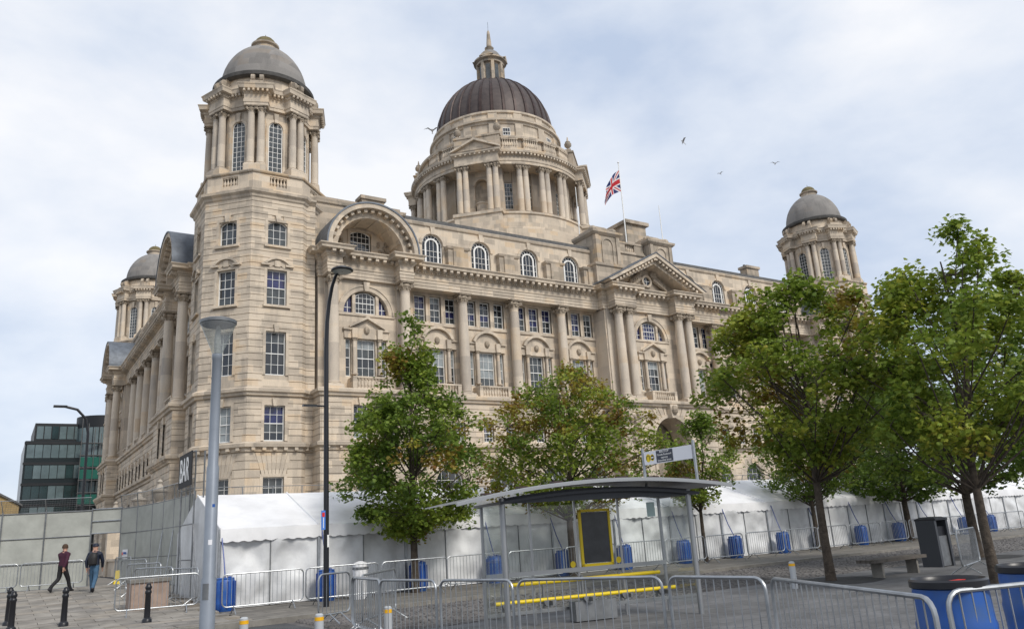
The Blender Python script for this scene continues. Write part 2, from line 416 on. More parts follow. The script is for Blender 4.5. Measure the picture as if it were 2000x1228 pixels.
STRING = [(0, 11.5), (.16, 11.55), (.2, 11.72), (.34, 11.78), (.36, 11.98), (.1, 12.1), (0, 12.1)]
LOWC = [(0, 7.75), (.12, 7.8), (.14, 8.0), (.36, 8.08), (.4, 8.3), (.1, 8.42), (0, 8.42)]
ENT = [(-.6, 20.62), (0, 20.62), (0, 20.84), (.04, 20.86), (.04, 21.1), (.08, 21.12), (.08, 21.3), (.14, 21.36), (.02, 21.4), (.02, 21.84), (.1, 21.88), (.12, 21.98), (.2, 22.0), (.2, 22.26), (.66, 22.28), (.68, 22.44), (.8, 22.56), (.8, 22.62), (-.6, 22.72)]

def pedimented_window(T, uc, d, kind, cm):
    """tripartite window with small columns, entablature, pediment and balcony"""
    rz = RZ[id(T)]
    w = MB(T)
    w.box(uc-1.75, uc+1.75, d-.02, d+.14, 16.1, 16.32); w.box(uc-1.75, uc+1.75, d-.02, d+.1, 16.32, 16.73)
    w.box(uc-1.85, uc-1.15, d-.02, d+.24, 16.72, 16.86); w.box(uc+1.15, uc+1.85, d-.02, d+.24, 16.72, 16.86)
    for s in (-1, 1): w.box(uc+s*1.0-.2, uc+s*1.0+.2, d, d+.3, 16.1, 16.84)
    if kind == 'tri':
        for s in (-1, 1): w.prism([(uc+s*1.4, 16.86), (uc+s*1.4, 17.0), (uc, 17.82), (uc, 17.6)], d-.02, d+.36)
        w.prism([(uc-1.2, 16.3), (uc+1.2, 16.3), (uc+1.2, 16.86), (uc, 17.62), (uc-1.2, 16.86)], d-.02, d+.06)
    else:
        w.arch(uc, 16.35, 1.32, 1.55, d-.02, d+.36, R(22), R(158), 14)
        w.arch(uc, 16.3, .02, 1.33, d-.02, d+.07, R(20), R(160), 10)
    w.box(uc-.75, uc+.75, d-.02, d+.118, 16.11, 16.5)
    w.obj('window_pediment', ST, cm)
    k = MB(T); k.sphere((uc, d+.12, 16.75), .24, 8, 6, 1.3); k.obj('cartouche', CARVE, cm)
    for s in (-1, 1):
        p = T(uc+s*1.0, d+.14, 13.36); column(SMALL, p, 0, BLD, 13.36)
    b = MB(T); b.box(uc-1.5, uc+1.5, d, d+1.15, 12.1, 12.22); b.box(uc-1.5, uc+1.5, d+.85, d+1.15, 12.94, 13.06)
    for s in (-1, 1): b.box(uc+s*1.34-.16, uc+s*1.34+.16, d+.87, d+1.13, 12.22, 12.94); b.box(uc+s*1.34-.12, uc+s*1.34+.12, d, d+.85, 12.22, 13.04)
    bo = b.obj('balcony', ST, BLD)
    balusters(T, uc-1.15, uc+1.15, d+1.0, 12.22, 9, rz, BLD, 1.05)
PN_OPS = lambda uc: [(uc-.72, uc+.72, 13.25, 16.08, 'rect'), (uc-1.62, uc-1.2, 13.25, 16.08, 'rect'), (uc+1.2, uc+1.62, 13.25, 16.08, 'rect')]
def pn_windows(T, uc, d):
    gm = GR.choice([[GL_G, GL_D, GL_G, GL_L], [GL_G, GL_L, GL_L, GL_L], [GL_D, GL_D, GL_D, GL_L], [GL_D, GL_G, GL_G, GL_G], [GL_L, GL_L, GL_L, GL_L], [GL_D, GL_G, GL_L, GL_L]])
    window(T, uc-.72, uc+.72, 13.25, 16.08, d-.25, 3, 4, glass=gm)
    for s in (-1, 1): window(T, uc+s*1.41-.21, uc+s*1.41+.21, 13.25, 16.08, d-.25, 1, 4, glass=gm)
def lunette_bay(T, uc, d, ua, ub):
    """wall with the arched tripartite light above and the pedimented window below"""
    lun = (uc-1.78, uc+1.78, 18.05, 18.06, 'arch')
    w = MB(T); wall(w, ua, ub, 12.1, 20.7, d, .35, PN_OPS(uc)+[lun]); wo = w.obj('wall', ST, BLD)
    a = MB(T); a.arch(uc, 18.06, 1.8, 2.12, d-.05, d+.1, n=24); a.arch(uc, 18.06, 2.12, 2.24, d-.05, d+.16, n=24)
    a.box(uc-2.3, uc+2.3, d-.3, d+.1, 17.86, 18.04); a.prism([(uc-.16, 19.8), (uc+.16, 19.8), (uc+.26, 20.5), (uc-.26, 20.5)], d, d+.26)
    a.obj('arch_surround', ST, wo)
    for s in (-1, 1): a = MB(T); a.box(uc+s*.94-.12, uc+s*.94+.12, d-.3, d-.02, 18.05, 19.55); a.obj('mullion', ST, wo)
    window(T, uc-.8, uc+.8, 18.08, 19.45, d-.25, 5, 4, 'seg', .3, glass=GR.choice([GL_B, GL_D]))
    for s in (-1, 1):
        q = MB(T); p0, p1 = (uc+s*1.08, 18.08), (uc+s*1.7, 18.08); pts = [p0, p1]+[(uc+s*1.72*math.cos(t), 18.06+1.72*math.sin(t)) for t in (R(12), R(24), R(36), R(48))]+[(uc+s*1.08, 19.36)]
        q.add([(p[0], d-.27, p[1]) for p in pts], [tuple(range(len(pts)))])
        f = MB(T); f.box(uc+s*1.38-.02, uc+s*1.38+.02, d-.27, d-.22, 18.08, 19.0); f.box(min(p0[0], p1[0]), max(p0[0], p1[0]), d-.27, d-.225, 18.5, 18.54)
        f.box(min(p0[0], p1[0]), max(p0[0], p1[0]), d-.27, d-.21, 18.06, 18.14)
        fo = f.obj('window', WHITE, BLD); q.obj('pane', GL_B, fo)
    pn_windows(T, uc, d); pedimented_window(T, uc, d, 'tri', wo)

def podium(T, ua, ub, d, ops_m, ops_g, glass=True, single=False):
    """two rusticated lower storeys with their windows"""
    mb = MB(T); wall(mb, ua, ub, -.3, 11.6, d-.07, .3, list(ops_m)+list(ops_g)); w = mb.obj('podium_wall', ST, BLD)
    mb = MB(T); courses(T, ua, ub, .0, 7.75, d, list(ops_g), .52, False, mb); courses(T, ua, ub, 8.42, 11.5, d, list(ops_m), .44, False, mb)
    mb.obj('stone_courses', ST, w, kind='stuff')
    for o in ops_m:
        s = MB(T); surround(s, o[0], o[1], o[2], o[3], d, .16, .03, True, True); s.obj('window_surround', ST, w)
        window(T, o[0], o[1], o[2], o[3], d-.25, 3, 4, glass=GR.choice([[GL_G]*4, [GL_D, GL_D, GL_B, GL_B], [GL_L, GL_G, GL_D, GL_D]]))
    for o in ops_g:
        uc = (o[0]+o[1])/2; r = (o[1]-o[0])/2
        if o[4] == 'arch':
            for k in range(9):
                a0, a1 = PI*k/9+.015, PI*(k+1)/9-.015; s = MB(T); s.arch(uc, o[3], r+.0, r+.75, d-.06, d+.02, a0, a1, 3); s.obj('voussoir', ST, w)
            window(T, o[0], o[1], o[2], o[3], d-.3, 4, 6, 'arch', glass=GL_D, fw=.1)
        else: window(T, o[0], o[1], o[2], o[3], d-.25, 3, 4, glass=GL_D)
    return w

def pavilion(T, uc, out):
    """end pavilion: two giant columns, lunette bay, broken entablature and a great arched gable. out = side of its tower (-1 left)"""
    rz = RZ[id(T)]; hw = 3.95; d = 4.2
    podium(T, uc-hw, uc+hw, 5.6, [(uc-1.6, uc-.5, 8.55, 10.95, 'rect'), (uc+.5, uc+1.6, 8.55, 10.95, 'rect')], [(uc-1.3, uc+1.3, 1.2, 5.2, 'arch')])
    for s in (-1, 1): m = MB(T); m.add([(uc+s*hw, 2.5, -.3), (uc+s*hw, 5.6, -.3), (uc+s*hw, 5.6, 12.1), (uc+s*hw, 2.5, 12.1)], [(0, 1, 2, 3)]); m.obj('podium_return', ST, BLD)
    m = MB(T); m.box(uc-hw, uc+hw, 2.5, 5.53, 11.55, 12.1); m.obj('podium_top', ST, BLD)
    m = MB(T)
    for s in (-1, 1):
        for i in range(15):
            z0 = .0+i*.52 if i < 15 else 0
            if z0+.5 < 7.8: m.box(uc+s*hw-.02, uc+s*hw+.06*s if s > 0 else uc-hw+.02, 3.0, 5.6, z0+.02, z0+.5) if s > 0 else m.box(uc-hw-.06, uc-hw+.02, 3.0, 5.6, z0+.02, z0+.5)
        for i in range(7):
            z0 = 8.42+i*.44
            if s > 0: m.box(uc+hw-.02, uc+hw+.06, 3.0, 5.6, z0+.02, z0+.42)
            else: m.box(uc-hw-.06, uc-hw+.02, 3.0, 5.6, z0+.02, z0+.42)
    m.obj('stone_courses', ST, BLD, kind='stuff')
    path = [(uc-hw, 2.6), (uc-hw, 5.6), (uc+hw, 5.6), (uc+hw, 2.6)]
    m = MB(T); m.sweep(STRING, path); m.obj('string_course', ST, BLD)
    m = MB(T); m.sweep(LOWC, path); lc = m.obj('lower_cornice', ST, BLD)
    modillions(T, rz, uc-hw, uc+hw, 5.72, 7.9, .9, lc, .6)
    lunette_bay(T, uc, d, uc-hw+.25, uc+hw-.25)
    for s in (-1, 1):
        m = MB(T); m.add([(uc+s*(hw-.25), 2.5, 12.1), (uc+s*(hw-.25), d, 12.1), (uc+s*(hw-.25), d, 22.3), (uc+s*(hw-.25), 2.5, 22.3)], [(0, 1, 2, 3)])
        for k, dd in ((2.86, d), ):
            m.box(uc+s*k-.38, uc+s*k+.38, dd-.02, dd+.16, 12.1, 20.62)
        m.obj('pilaster', ST_C, BLD)
    for s in (-1, 1): column(GIANT, T(uc+s*2.86, 5.05, 0), 0, BLD, 12.22); q = MB(T); q.box(uc+s*2.86-.62, uc+s*2.86+.62, 4.3, 5.66, 12.1, 12.23); q.obj('pedestal', ST, BLD)
    # entablature breaking forward over each column
    P = [(uc-hw+.2, 2.5), (uc-hw+.2, 4.35), (uc-3.42, 4.35), (uc-3.42, 5.48), (uc-2.3, 5.48), (uc-2.3, 4.5), (uc+2.3, 4.5), (uc+2.3, 5.48), (uc+3.42, 5.48), (uc+3.42, 4.35), (uc+hw-.2, 4.35), (uc+hw-.2, 2.5)]
    m = MB(T); m.sweep(ENT, P); 
    for s in (-1, 1): m.box(uc+s*2.86-.55, uc+s*2.86+.55, 4.3, 5.47, 20.63, 22.3)
    m.box(uc-2.4, uc+2.4, 3.5, 4.49, 20.64, 22.3); eo = m.obj('entablature', ST, BLD)
    for s in (-1, 1): modillions(T, rz, uc+s*2.86-.55, uc+s*2.86+.55, 5.66, 22.04, .55, eo)
    modillions(T, rz, uc-2.2, uc+2.2, 4.68, 22.04, .62, eo)
    # the great arch
    zc = 22.62; ro = 3.62
    m = MB(T); m.arch(uc, zc, ro-.95, ro-.32, 2.7, 5.45, n=32); m.arch(uc, zc, ro-.34, ro, 2.7, 6.1, n=32); ao = m.obj('arched_gable', ST, BLD)
    nn = 17
    for i in range(nn):
        a = PI*(i+.5)/nn; q = MB(T); ca, sa = math.cos(a), math.sin(a); t_ = Vector((-sa, ca)); n_ = Vector((ca, sa)); c0 = Vector((uc, zc))+n_*(ro-.36)
        pts = [c0+t_*.13, c0-t_*.13, c0-t_*.13-n_*.24, c0+t_*.13-n_*.24]; q.prism([tuple(p) for p in pts], 5.44, 5.86); q.obj('modillion', ST, ao)
    m = MB(T); m.arch(uc, zc, ro, ro+.12, 2.7, 6.16, n=32); m.obj('lead_roof', LEAD, ao)
    for s in (-1, 1):
        m = MB(T); m.box(uc+s*3.1-.45, uc+s*3.1+.45, 2.7, 5.3, 22.62, 23.3); m.obj('arch_footing', ST, ao)
    m = MB(T); w4 = (uc-.86, uc+.86, 23.2, 24.75, 'seg', .28); wall(m, uc-2.75, uc+2.75, 22.5, 25.4, 3.3, .3, [w4]); surround(m, w4[0], w4[1], w4[2], w4[3]+.2, 3.3, .2, .08, False)
    m.box(uc-2.75, uc+2.75, 3.3, 4.5, 22.55, 22.75); m.obj('gable_wall', ST, BLD)
    window(T, w4[0], w4[1], w4[2], w4[3], 3.08, 5, 4, 'seg', .28, glass=GL_D)
    rr = random.Random(int(uc*10))
    for s in (-1, 1):
        g = MB(T)
        for k in range(14): g.sphere((uc+s*(1.35+rr.random()*.9), 3.34, 23.2+rr.random()*1.0), .1+.1*rr.random(), 6, 4)
        g.obj('carved_swag', CARVE, BLD)
    for k in range(1, 7):
        a = PI*k/7; m = MB(T); m.arch(uc, zc, ro-1.02, ro-.93, 3.4+.0, 5.3, a-.05, a+.05, 2); m.obj('soffit_rib', ST, ao)
    # parapet behind the arch
    m = MB(T); m.box(uc-3.9, uc+3.9, 1.4, 2.95, 22.6, 27.2); m.sweep([(0, 27.0), (.14, 27.1), (.2, 27.35), (0, 27.45), (-1.4, 27.45)], [(uc-3.9, 1.4), (uc-3.9, 2.95), (uc+3.9, 2.95), (uc+3.9, 1.4)])
    m.box(uc-3.7, uc+3.7, 1.6, 2.8, 27.45, 27.7); m.obj('parapet', ST_W, BLD)

def colonnade(T, cols, ua, ub, ground=True, balcony_from=0):
    """range between pavilions: giant columns on a podium, three lights over a pedimented window in each bay, attic above"""
    rz = RZ[id(T)]; d = 3.1; edges = [ua]+cols+[ub]; bays = [((edges[i]+edges[i+1])/2) for i in range(len(edges)-1)]
    bays[0] = (edges[0]+.5+edges[1])/2
    opsm, opsg = [], []
    for b in bays: opsm += [(b-1.5, b-.58, 8.5, 10.0, 'rect'), (b+.58, b+1.5, 8.5, 10.0, 'rect')]; opsg.append((b-1.17, b+1.17, 1.0, 5.45, 'arch'))
    podium(T, ua-.4, ub+.4, 4.5, opsm, opsg)
    m = MB(T); m.sweep(STRING, [(ua-.4, 4.5), (ub+.4, 4.5)]); m.box(ua-.4, ub+.4, 2.6, 4.49, 11.9, 12.1); m.obj('string_course', ST, BLD)
    m = MB(T); m.sweep(LOWC, [(ua-.4, 4.5), (ub+.4, 4.5)]); m.obj('lower_cornice', ST, BLD)
    ops = []
    for b in bays:
        ops += PN_OPS(b)+[(b+k*1.38-.5, b+k*1.38+.5, 18.25, 20.42, 'rect') for k in (-1, 0, 1)]
    m = MB(T); wall(m, ua-.3, ub+.3, 12.1, 20.7, d, .35, ops); wo = m.obj('wall', ST, BLD)
    for b in bays:
        m = MB(T); m.box(b-2.1, b+2.1, d-.02, d+.12, 17.95, 18.2)
        m.obj('sill_band', ST, wo)
        for k in (-1, 0, 1): m = MB(T); surround(m, b+k*1.38-.5, b+k*1.38+.5, 18.25, 20.42, d, .09, .04, False); m.obj('window_surround', ST, wo)
        for k in (-1, 0, 1):
            gm = GR.choice([[GL_G, GL_B, GL_B, GL_B], [GL_G, GL_G, GL_B, GL_B], [GL_D, GL_D, GL_B, GL_B], [GL_G, GL_B, GL_D, GL_D], [GL_G, GL_G, GL_D, GL_D], [GL_D, GL_G, GL_G, GL_L]])
            window(T, b+k*1.38-.5, b+k*1.38+.5, 18.25, 20.42, d-.25, 2, 4, glass=gm)
        pn_windows(T, b, d); pedimented_window(T, b, d, 'seg', wo)
    for c_ in cols:
        column(GIANT, T(c_, 3.82, 0), 0, BLD, 12.22); q = MB(T); q.box(c_-.62, c_+.62, 3.0, 4.5, 12.1, 12.23); q.box(c_-.4, c_+.4, 3.05, 3.2, 12.2, 20.62); q.obj('pedestal', ST, BLD)
    m = MB(T); m.sweep(ENT, [(ua-.5, 4.22), (ub+.5, 4.22)]); m.box(ua-.5, ub+.5, 2.9, 4.2, 20.66, 22.3); eo = m.obj('entablature', ST, BLD)
    modillions(T, rz, ua, ub, 4.42, 22.04, .62, eo)
    m = MB(T); n_ = int((ub-ua)/.21)
    for i in range(n_): u = ua+.1+i*.21; m.box(u, u+.12, 4.26, 4.4, 21.86, 21.98)
    m.obj('dentils', ST, eo, kind='stuff')
    # attic
    aops = [(b-.95, b+.95, 23.0, 24.95, 'arch') for b in bays]
    m = MB(T); wall(m, ua-1.0, ub+1.0, 22.5, 26.6, 3.0, .35, aops); ao = m.obj('attic_wall', ST, BLD)
    for b in bays: m = MB(T); m.arch(b, 24.95, .97, 1.2, 2.95, 3.08, n=18); m.prism([(b-.14, 25.85), (b+.14, 25.85), (b+.2, 26.5), (b-.2, 26.5)], 2.95, 3.16); m.obj('arch_surround', ST, ao)
    for c_ in cols+[ub]:
        m = MB(T); m.box(c_-.95, c_+.95, 2.95, 3.5, 22.6, 24.7); m.box(c_-.5, c_+.5, 3.5, 3.62, 22.6, 24.7)
        m.sweep([(0, 24.6), (.1, 24.68), (.16, 24.85), (0, 24.95), (-.5, 24.95)], [(c_-.95, 2.95), (c_-.95, 3.52), (c_+.95, 3.52), (c_+.95, 2.95)]); m.obj('attic_pier', ST_W, BLD)
    m = MB(T); m.sweep([(0, 26.5), (.12, 26.55), (.2, 26.75), (.05, 26.85), (-.5, 26.85)], [(ua-1, 3.0), (ub+1, 3.0)]); m.obj('coping', ST, BLD)
    m = MB(T); m.box(ua-1, ub+1, 2.2, 2.95, 26.86, 27.22); m.obj('lead_flashing', ROOFG, BLD)
    for b in bays:
        wo2 = window(T, b-.95, b+.95, 23.0, 24.95, 2.78, 1, 1, 'arch', glass=GL_D, fw=.09)
        f = MB(T); f.arch(b, 24.95, .5, .64, 2.77, 2.86, n=14)
        for s in (-1, 1): f.box(b+s*.57-.07, b+s*.57+.07, 2.77, 2.855, 23.0, 24.95)
        for k in range(1, 8): a = PI*k/8; f.prism([(b+.62*math.cos(a)-.02, 24.95+.62*math.sin(a)), (b+.62*math.cos(a)+.02, 24.95+.62*math.sin(a)), (b+.92*math.cos(a)+.02, 24.95+.92*math.sin(a)), (b+.92*math.cos(a)-.02, 24.95+.92*math.sin(a))], 2.77, 2.83)
        for k in (1, 2, 3): f.box(b-.9, b+.9, 2.77, 2.82, 23.0+.49*k-.015, 23.0+.49*k+.015)
        for k in (-1, 1): f.box(b+k*.17-.014, b+k*.17+.014, 2.77, 2.82, 23.05, 25.4)
        f.obj('glazing_bars', WHITE, wo2)

def link_wall(T, ua, ub, single):
    """plain rusticated strip between a tower and its pavilion"""
    m = MB(T); wall(m, ua, ub, -.3, 26.5, 4.03, .3, []); w = m.obj('link_wall', ST, BLD)
    m = MB(T); courses(T, ua, ub, 0, 7.75, 4.1, [], .52, False, m); courses(T, ua, ub, 8.42, 11.5, 4.1, [], .44, False, m); courses(T, ua, ub, 12.1, 26.1, 4.1, [], .47, False, m)
    m.obj('stone_courses', ST, w, kind='stuff')
    for pr, nm in ((STRING, 'string_course'), (LOWC, 'lower_cornice')): m = MB(T); m.sweep(pr, [(ua, 4.1), (ub, 4.1)]); m.obj(nm, ST, BLD)
    m = MB(T); m.sweep([(0, 26.1), (.1, 26.2), (.3, 26.35), (.32, 26.5), (0, 26.6), (-1, 26.6)], [(ua, 4.1), (ub, 4.1)]); m.obj('top_cornice', ST, BLD)

# ---- main facade and left facade
MC = [15.1, 20.1, 25.05]
pavilion(MAIN, 6.5, -1); pavilion(MAIN, LEN_X-6.5, 1)
colonnade(MAIN, MC, 10.3, 29.3); colonnade(MAIN, [LEN_X-c_ for c_ in MC][::-1], LEN_X-29.3, LEN_X-10.3)
for T_, L_ in ((MAIN, LEN_X), (LEFT, LEN_Y)):
    link_wall(T_, 1.2, 2.6, False); link_wall(T_, L_-2.6, L_-1.2+(2.2 if T_ is LEFT else 0), False)
pavilion(LEFT, 6.4, 1); pavilion(LEFT, LEN_Y-6.4, -1)
colonnade(LEFT, [14.0, 18.6, 23.2, 27.8, 32.4, 37.0], 10.2, LEN_Y-10.2)
# plain flanks the photograph does not show
for T_, L_ in ((RIGHT, LEN_Y), (BACK, LEN_X)):
    m = MB(T_); m.box(2.5, L_-2.5, 2.5, 4.2, -.3, 22.4); m.obj('rear_wall', ST, BLD)
# ---- centre piece of the main facade
def centre(T, uc):
    rz = RZ[id(T)]; hw = 5.6; d = 4.7; cols = [uc-4.33, uc-3.1, uc+3.1, uc+4.33]
    ent = (uc-2.2, uc+2.2, -.1, 8.4, 'arch')
    mb = MB(T); wall(mb, uc-hw, uc+hw, -.3, 11.6, 6.13, 2.2, [ent]); w = mb.obj('podium_wall', ST, BLD)
    mb = MB(T); courses(T, uc-hw, uc+hw, 0, 11.5, 6.2, [(uc-3.5, uc+3.5, -.1, 8.4, 'arch')], .5, False, mb); mb.obj('stone_courses', ST, w, kind='stuff')
    for k in range(17):
        a0, a1 = PI*k/17+.012, PI*(k+1)/17-.012; q = MB(T); q.arch(uc, 8.4, 2.45, 3.5-.0, 6.1, 6.21, a0, a1, 2); q.obj('voussoir', ST, w)
    q = MB(T); q.arch(uc, 8.4, 2.2, 2.46, 5.9, 6.3, n=28)
    q.obj('arch_moulding', ST, w)
    for s in (-1, 1): q = MB(T); q.box(uc+s*2.33-.13, uc+s*2.33+.13, 5.9, 6.29, 0, 8.4); q.obj('arch_jamb', ST, w); q = MB(T); q.box(uc+s*2.95-.5, uc+s*2.95+.5, 6.1, 6.2, 0, 8.38); q.obj('jamb_panel', ST, w)
    q = MB(T); q.prism([(uc-.3, 10.5), (uc+.3, 10.5), (uc+.45, 11.7), (uc-.45, 11.7)], 6.15, 6.75); q.obj('keystone', ST, w)
    rr = random.Random(3)
    for s in (-1, 1):
        k = MB(T)
        for j in range(26): k.sphere((uc+s*(3.6+rr.random()*1.2), 6.25, 8.2+rr.random()*2.6), .12+.14*rr.random(), 6, 4)
        k.obj('spandrel_carving', CARVE, w)
    k = MB(T); k.sphere((uc, 6.75, 11.2), .36, 8, 6, 1.2); k.obj('keystone_mask', CARVE, w)
    m = MB(T); m.box(uc-2.3, uc+2.3, 3.2, 3.4, -.3, 11); m.obj('porch_back_wall', ST_W, BLD)
    m = MB(T); m.box(uc-.9, uc+.9, 3.4, 3.5, 0, 4.6); m.box(uc-2.2, uc+2.2, 3.4, 3.6, 5.2, 5.5); m.obj('entrance_door', DARK, BLD)
    for s in (-1, 1): m = MB(T); m.box(uc+s*hw-.03, uc+s*hw+.03, 2.6, 6.2, -.3, 12.05); m.obj('podium_return', ST, BLD)
    m = MB(T); m.box(uc-hw, uc+hw, 2.6, 6.12, 11.55, 12.1); m.obj('podium_top', ST, BLD)
    path = [(uc-hw, 2.6), (uc-hw, 6.2), (uc+hw, 6.2), (uc+hw, 2.6)]
    m = MB(T); m.sweep([(o*1.3, z) for o, z in STRING], path); m.obj('string_course', ST, BLD)
    lunette_bay(T, uc, d, uc-hw+.3, uc+hw-.3)
    for s in (-1, 1): m = MB(T); m.box(uc+s*(hw-.35)-.05, uc+s*(hw-.35)+.05, 2.6, d-.01, 12.1, 22.3); m.box(uc+s*(hw-.85)-.42, uc+s*(hw-.85)+.42, 3.0, d+.12, 12.1, 20.62); m.obj('pilaster', ST_C, BLD)
    for c_ in cols: column(GIANT, T(c_, 5.5, 0), 0, BLD, 12.3)
    for s in (-1, 1): q = MB(T); q.box(uc+s*3.72-1.25, uc+s*3.72+1.25, 4.8, 6.15, 12.1, 12.31); q.obj('pedestal', ST, BLD)
    P = [(uc-hw+.1, 2.6), (uc-hw+.1, 4.85), (uc-4.95, 4.85), (uc-4.95, 5.95), (uc-2.5, 5.95), (uc-2.5, 5.0), (uc+2.5, 5.0), (uc+2.5, 5.95), (uc+4.95, 5.95), (uc+4.95, 4.85), (uc+hw-.1, 4.85), (uc+hw-.1, 2.6)]
    m = MB(T); m.sweep(ENT, P)
    for s in (-1, 1): m.box(uc+s*3.72-1.2, uc+s*3.72+1.2, 4.7, 5.94, 20.63, 22.3)
    m.box(uc-2.6, uc+2.6, 4.0, 4.99, 20.64, 22.3); eo = m.obj('entablature', ST, BLD)
    for s in (-1, 1): modillions(T, rz, uc+s*3.72-1.2, uc+s*3.72+1.2, 6.14, 22.04, .55, eo)
    modillions(T, rz, uc-2.4, uc+2.4, 5.18, 22.04, .6, eo)
    # open pediment
    ap, ft, hwid = 26.05, 22.7, 5.75
    po = MB(T)
    for s in (-1, 1):
        po.prism([(uc+s*hwid, ft), (uc+s*(hwid+.3), ft+.12), (uc, ap), (uc, ap-.36)], 3.0, 6.75)
        po.prism([(uc+s*(hwid-.9), ft), (uc+s*(hwid-.2), ft), (uc, ap-.35), (uc, ap-.95)], 3.0, 6.25)
    pd = po.obj('pediment', ST, BLD)
    nn = 13
    for s in (-1, 1):
        for i in range(nn):
            f = (i+.7)/nn; u = uc+s*(hwid-.5)*(1-f); z = ft+(ap-.5-ft)*f-.02; q = MB(T); q.box(u-.12, u+.12, 6.24, 6.62, z-.1, z+.14); q.obj('modillion', ST, pd)
    m = MB(T)
    for s in (-1, 1): m.prism([(uc+s*(hwid+.34), ft+.13), (uc+s*(hwid+.34), ft+.2), (uc, ap+.1), (uc, ap+.02)], 2.9, 6.8)
    m.obj('lead_roof', LEAD, pd)
    m = MB(T); m.prism([(uc-4.9, 22.55), (uc+4.9, 22.55), (uc, 25.6)], 4.2, 4.9); m.box(uc-2.5, uc+2.5, 4.9, 5.6, 22.55, 22.75); m.obj('tympanum', ST_W, pd)
    m = MB(T); m.arch(uc-.0, 23.75, .42, .62, 4.85, 5.12, 0, 2*PI, 20); m.obj('oculus_frame', ST, pd)
    g = MB(T); g.arch(uc, 23.75, .02, .43, 4.9, 4.96, 0, 2*PI, 16); go = g.obj('oculus_window', GL_D, BLD)
    g = MB(T); g.box(uc-.02, uc+.02, 4.96, 5.0, 23.33, 24.17); g.box(uc-.42, uc+.42, 4.96, 4.995, 23.73, 23.77); g.obj('glazing_bars', WHITE, go)
    rr = random.Random(8)
    for s in (-1, 1):
        k = MB(T)
        for j in range(9):
            t = j/8; k.sphere((uc+s*(.75+1.5*t), 5.0+.1*rr.random(), 24.3-1.2*t+.2*rr.random()), .32-.1*t, 7, 5, 1.1)
        k.tube([T(0, 0, 0)] if False else [(uc+s*.8, 5.05, 24.0), (uc+s*1.5, 5.25, 23.4), (uc+s*2.3, 5.2, 22.95)], .24, 7, r1=.13)
        k.sphere((uc+s*.95, 5.2, 24.55), .2, 8, 6, 1.2)
        k.obj('pediment_figure', CARVE, pd)
    # attic turrets with balustrade between
    for s in (-1, 1):
        c0 = uc+s*3.45
        m = MB(T); m.box(c0-1.75, c0+1.75, .6, 4.1, 22.6, 25.1); m.box(c0-1.5, c0+1.5, .8, 3.9, 25.1, 28.5)
        rect = lambda q, a, b: [(c0-q, a), (c0-q, b), (c0+q, b), (c0+q, a)]
        m.sweep([(0, 25.0), (.14, 25.1), (.18, 25.3), (0, 25.4), (-.4, 25.5)], rect(1.75, .6, 4.1))
        m.sweep([(0, 28.2), (.1, 28.25), (.3, 28.45), (.32, 28.65), (0, 28.75), (-1.4, 28.75)], rect(1.5, .8, 3.9))
        m.box(c0-1.1, c0+1.1, 1.1, 3.5, 28.7, 29.2); m.box(c0-.7, c0+.7, 1.5, 3.1, 29.2, 29.45)
        for q in (-1.25, 1.25): m.box(c0+q-.2, c0+q+.2, 3.9, 4.04, 25.45, 28.2)
        m.arch(c0, 27.3, .6, .72, 3.88, 4.0, n=14); m.box(c0-.72, c0-.6, 3.88, 4.0, 25.5, 27.3); m.box(c0+.6, c0+.72, 3.88, 4.0, 25.5, 27.3)
        for q in (-1, 1): m.sphere((c0+q*1.2, 3.4, 28.95), .42, 9, 6, .8)
        m.obj('attic_turret', ST_W, BLD)
    m = MB(T); m.box(uc-1.75, uc+1.75, 2.6, 3.3, 22.6, 27.35); m.box(uc-1.75, uc+1.75, 2.7, 3.25, 28.1, 28.3); m.box(uc-1.75, uc-.6, 2.75, 3.2, 27.35, 28.1); m.box(uc+.6, uc+1.75, 2.75, 3.2, 27.35, 28.1)
    m.sweep([(0, 26.9), (.15, 27.0), (.15, 27.15), (0, 27.2)], [(uc-1.75, 3.3), (uc+1.75, 3.3)]); m.obj('attic_balustrade', ST_W, BLD)
    balusters(T, uc-.6, uc+.6, 2.98, 27.37, 5, 0, BLD, 1.07)
centre(MAIN, LEN_X/2)

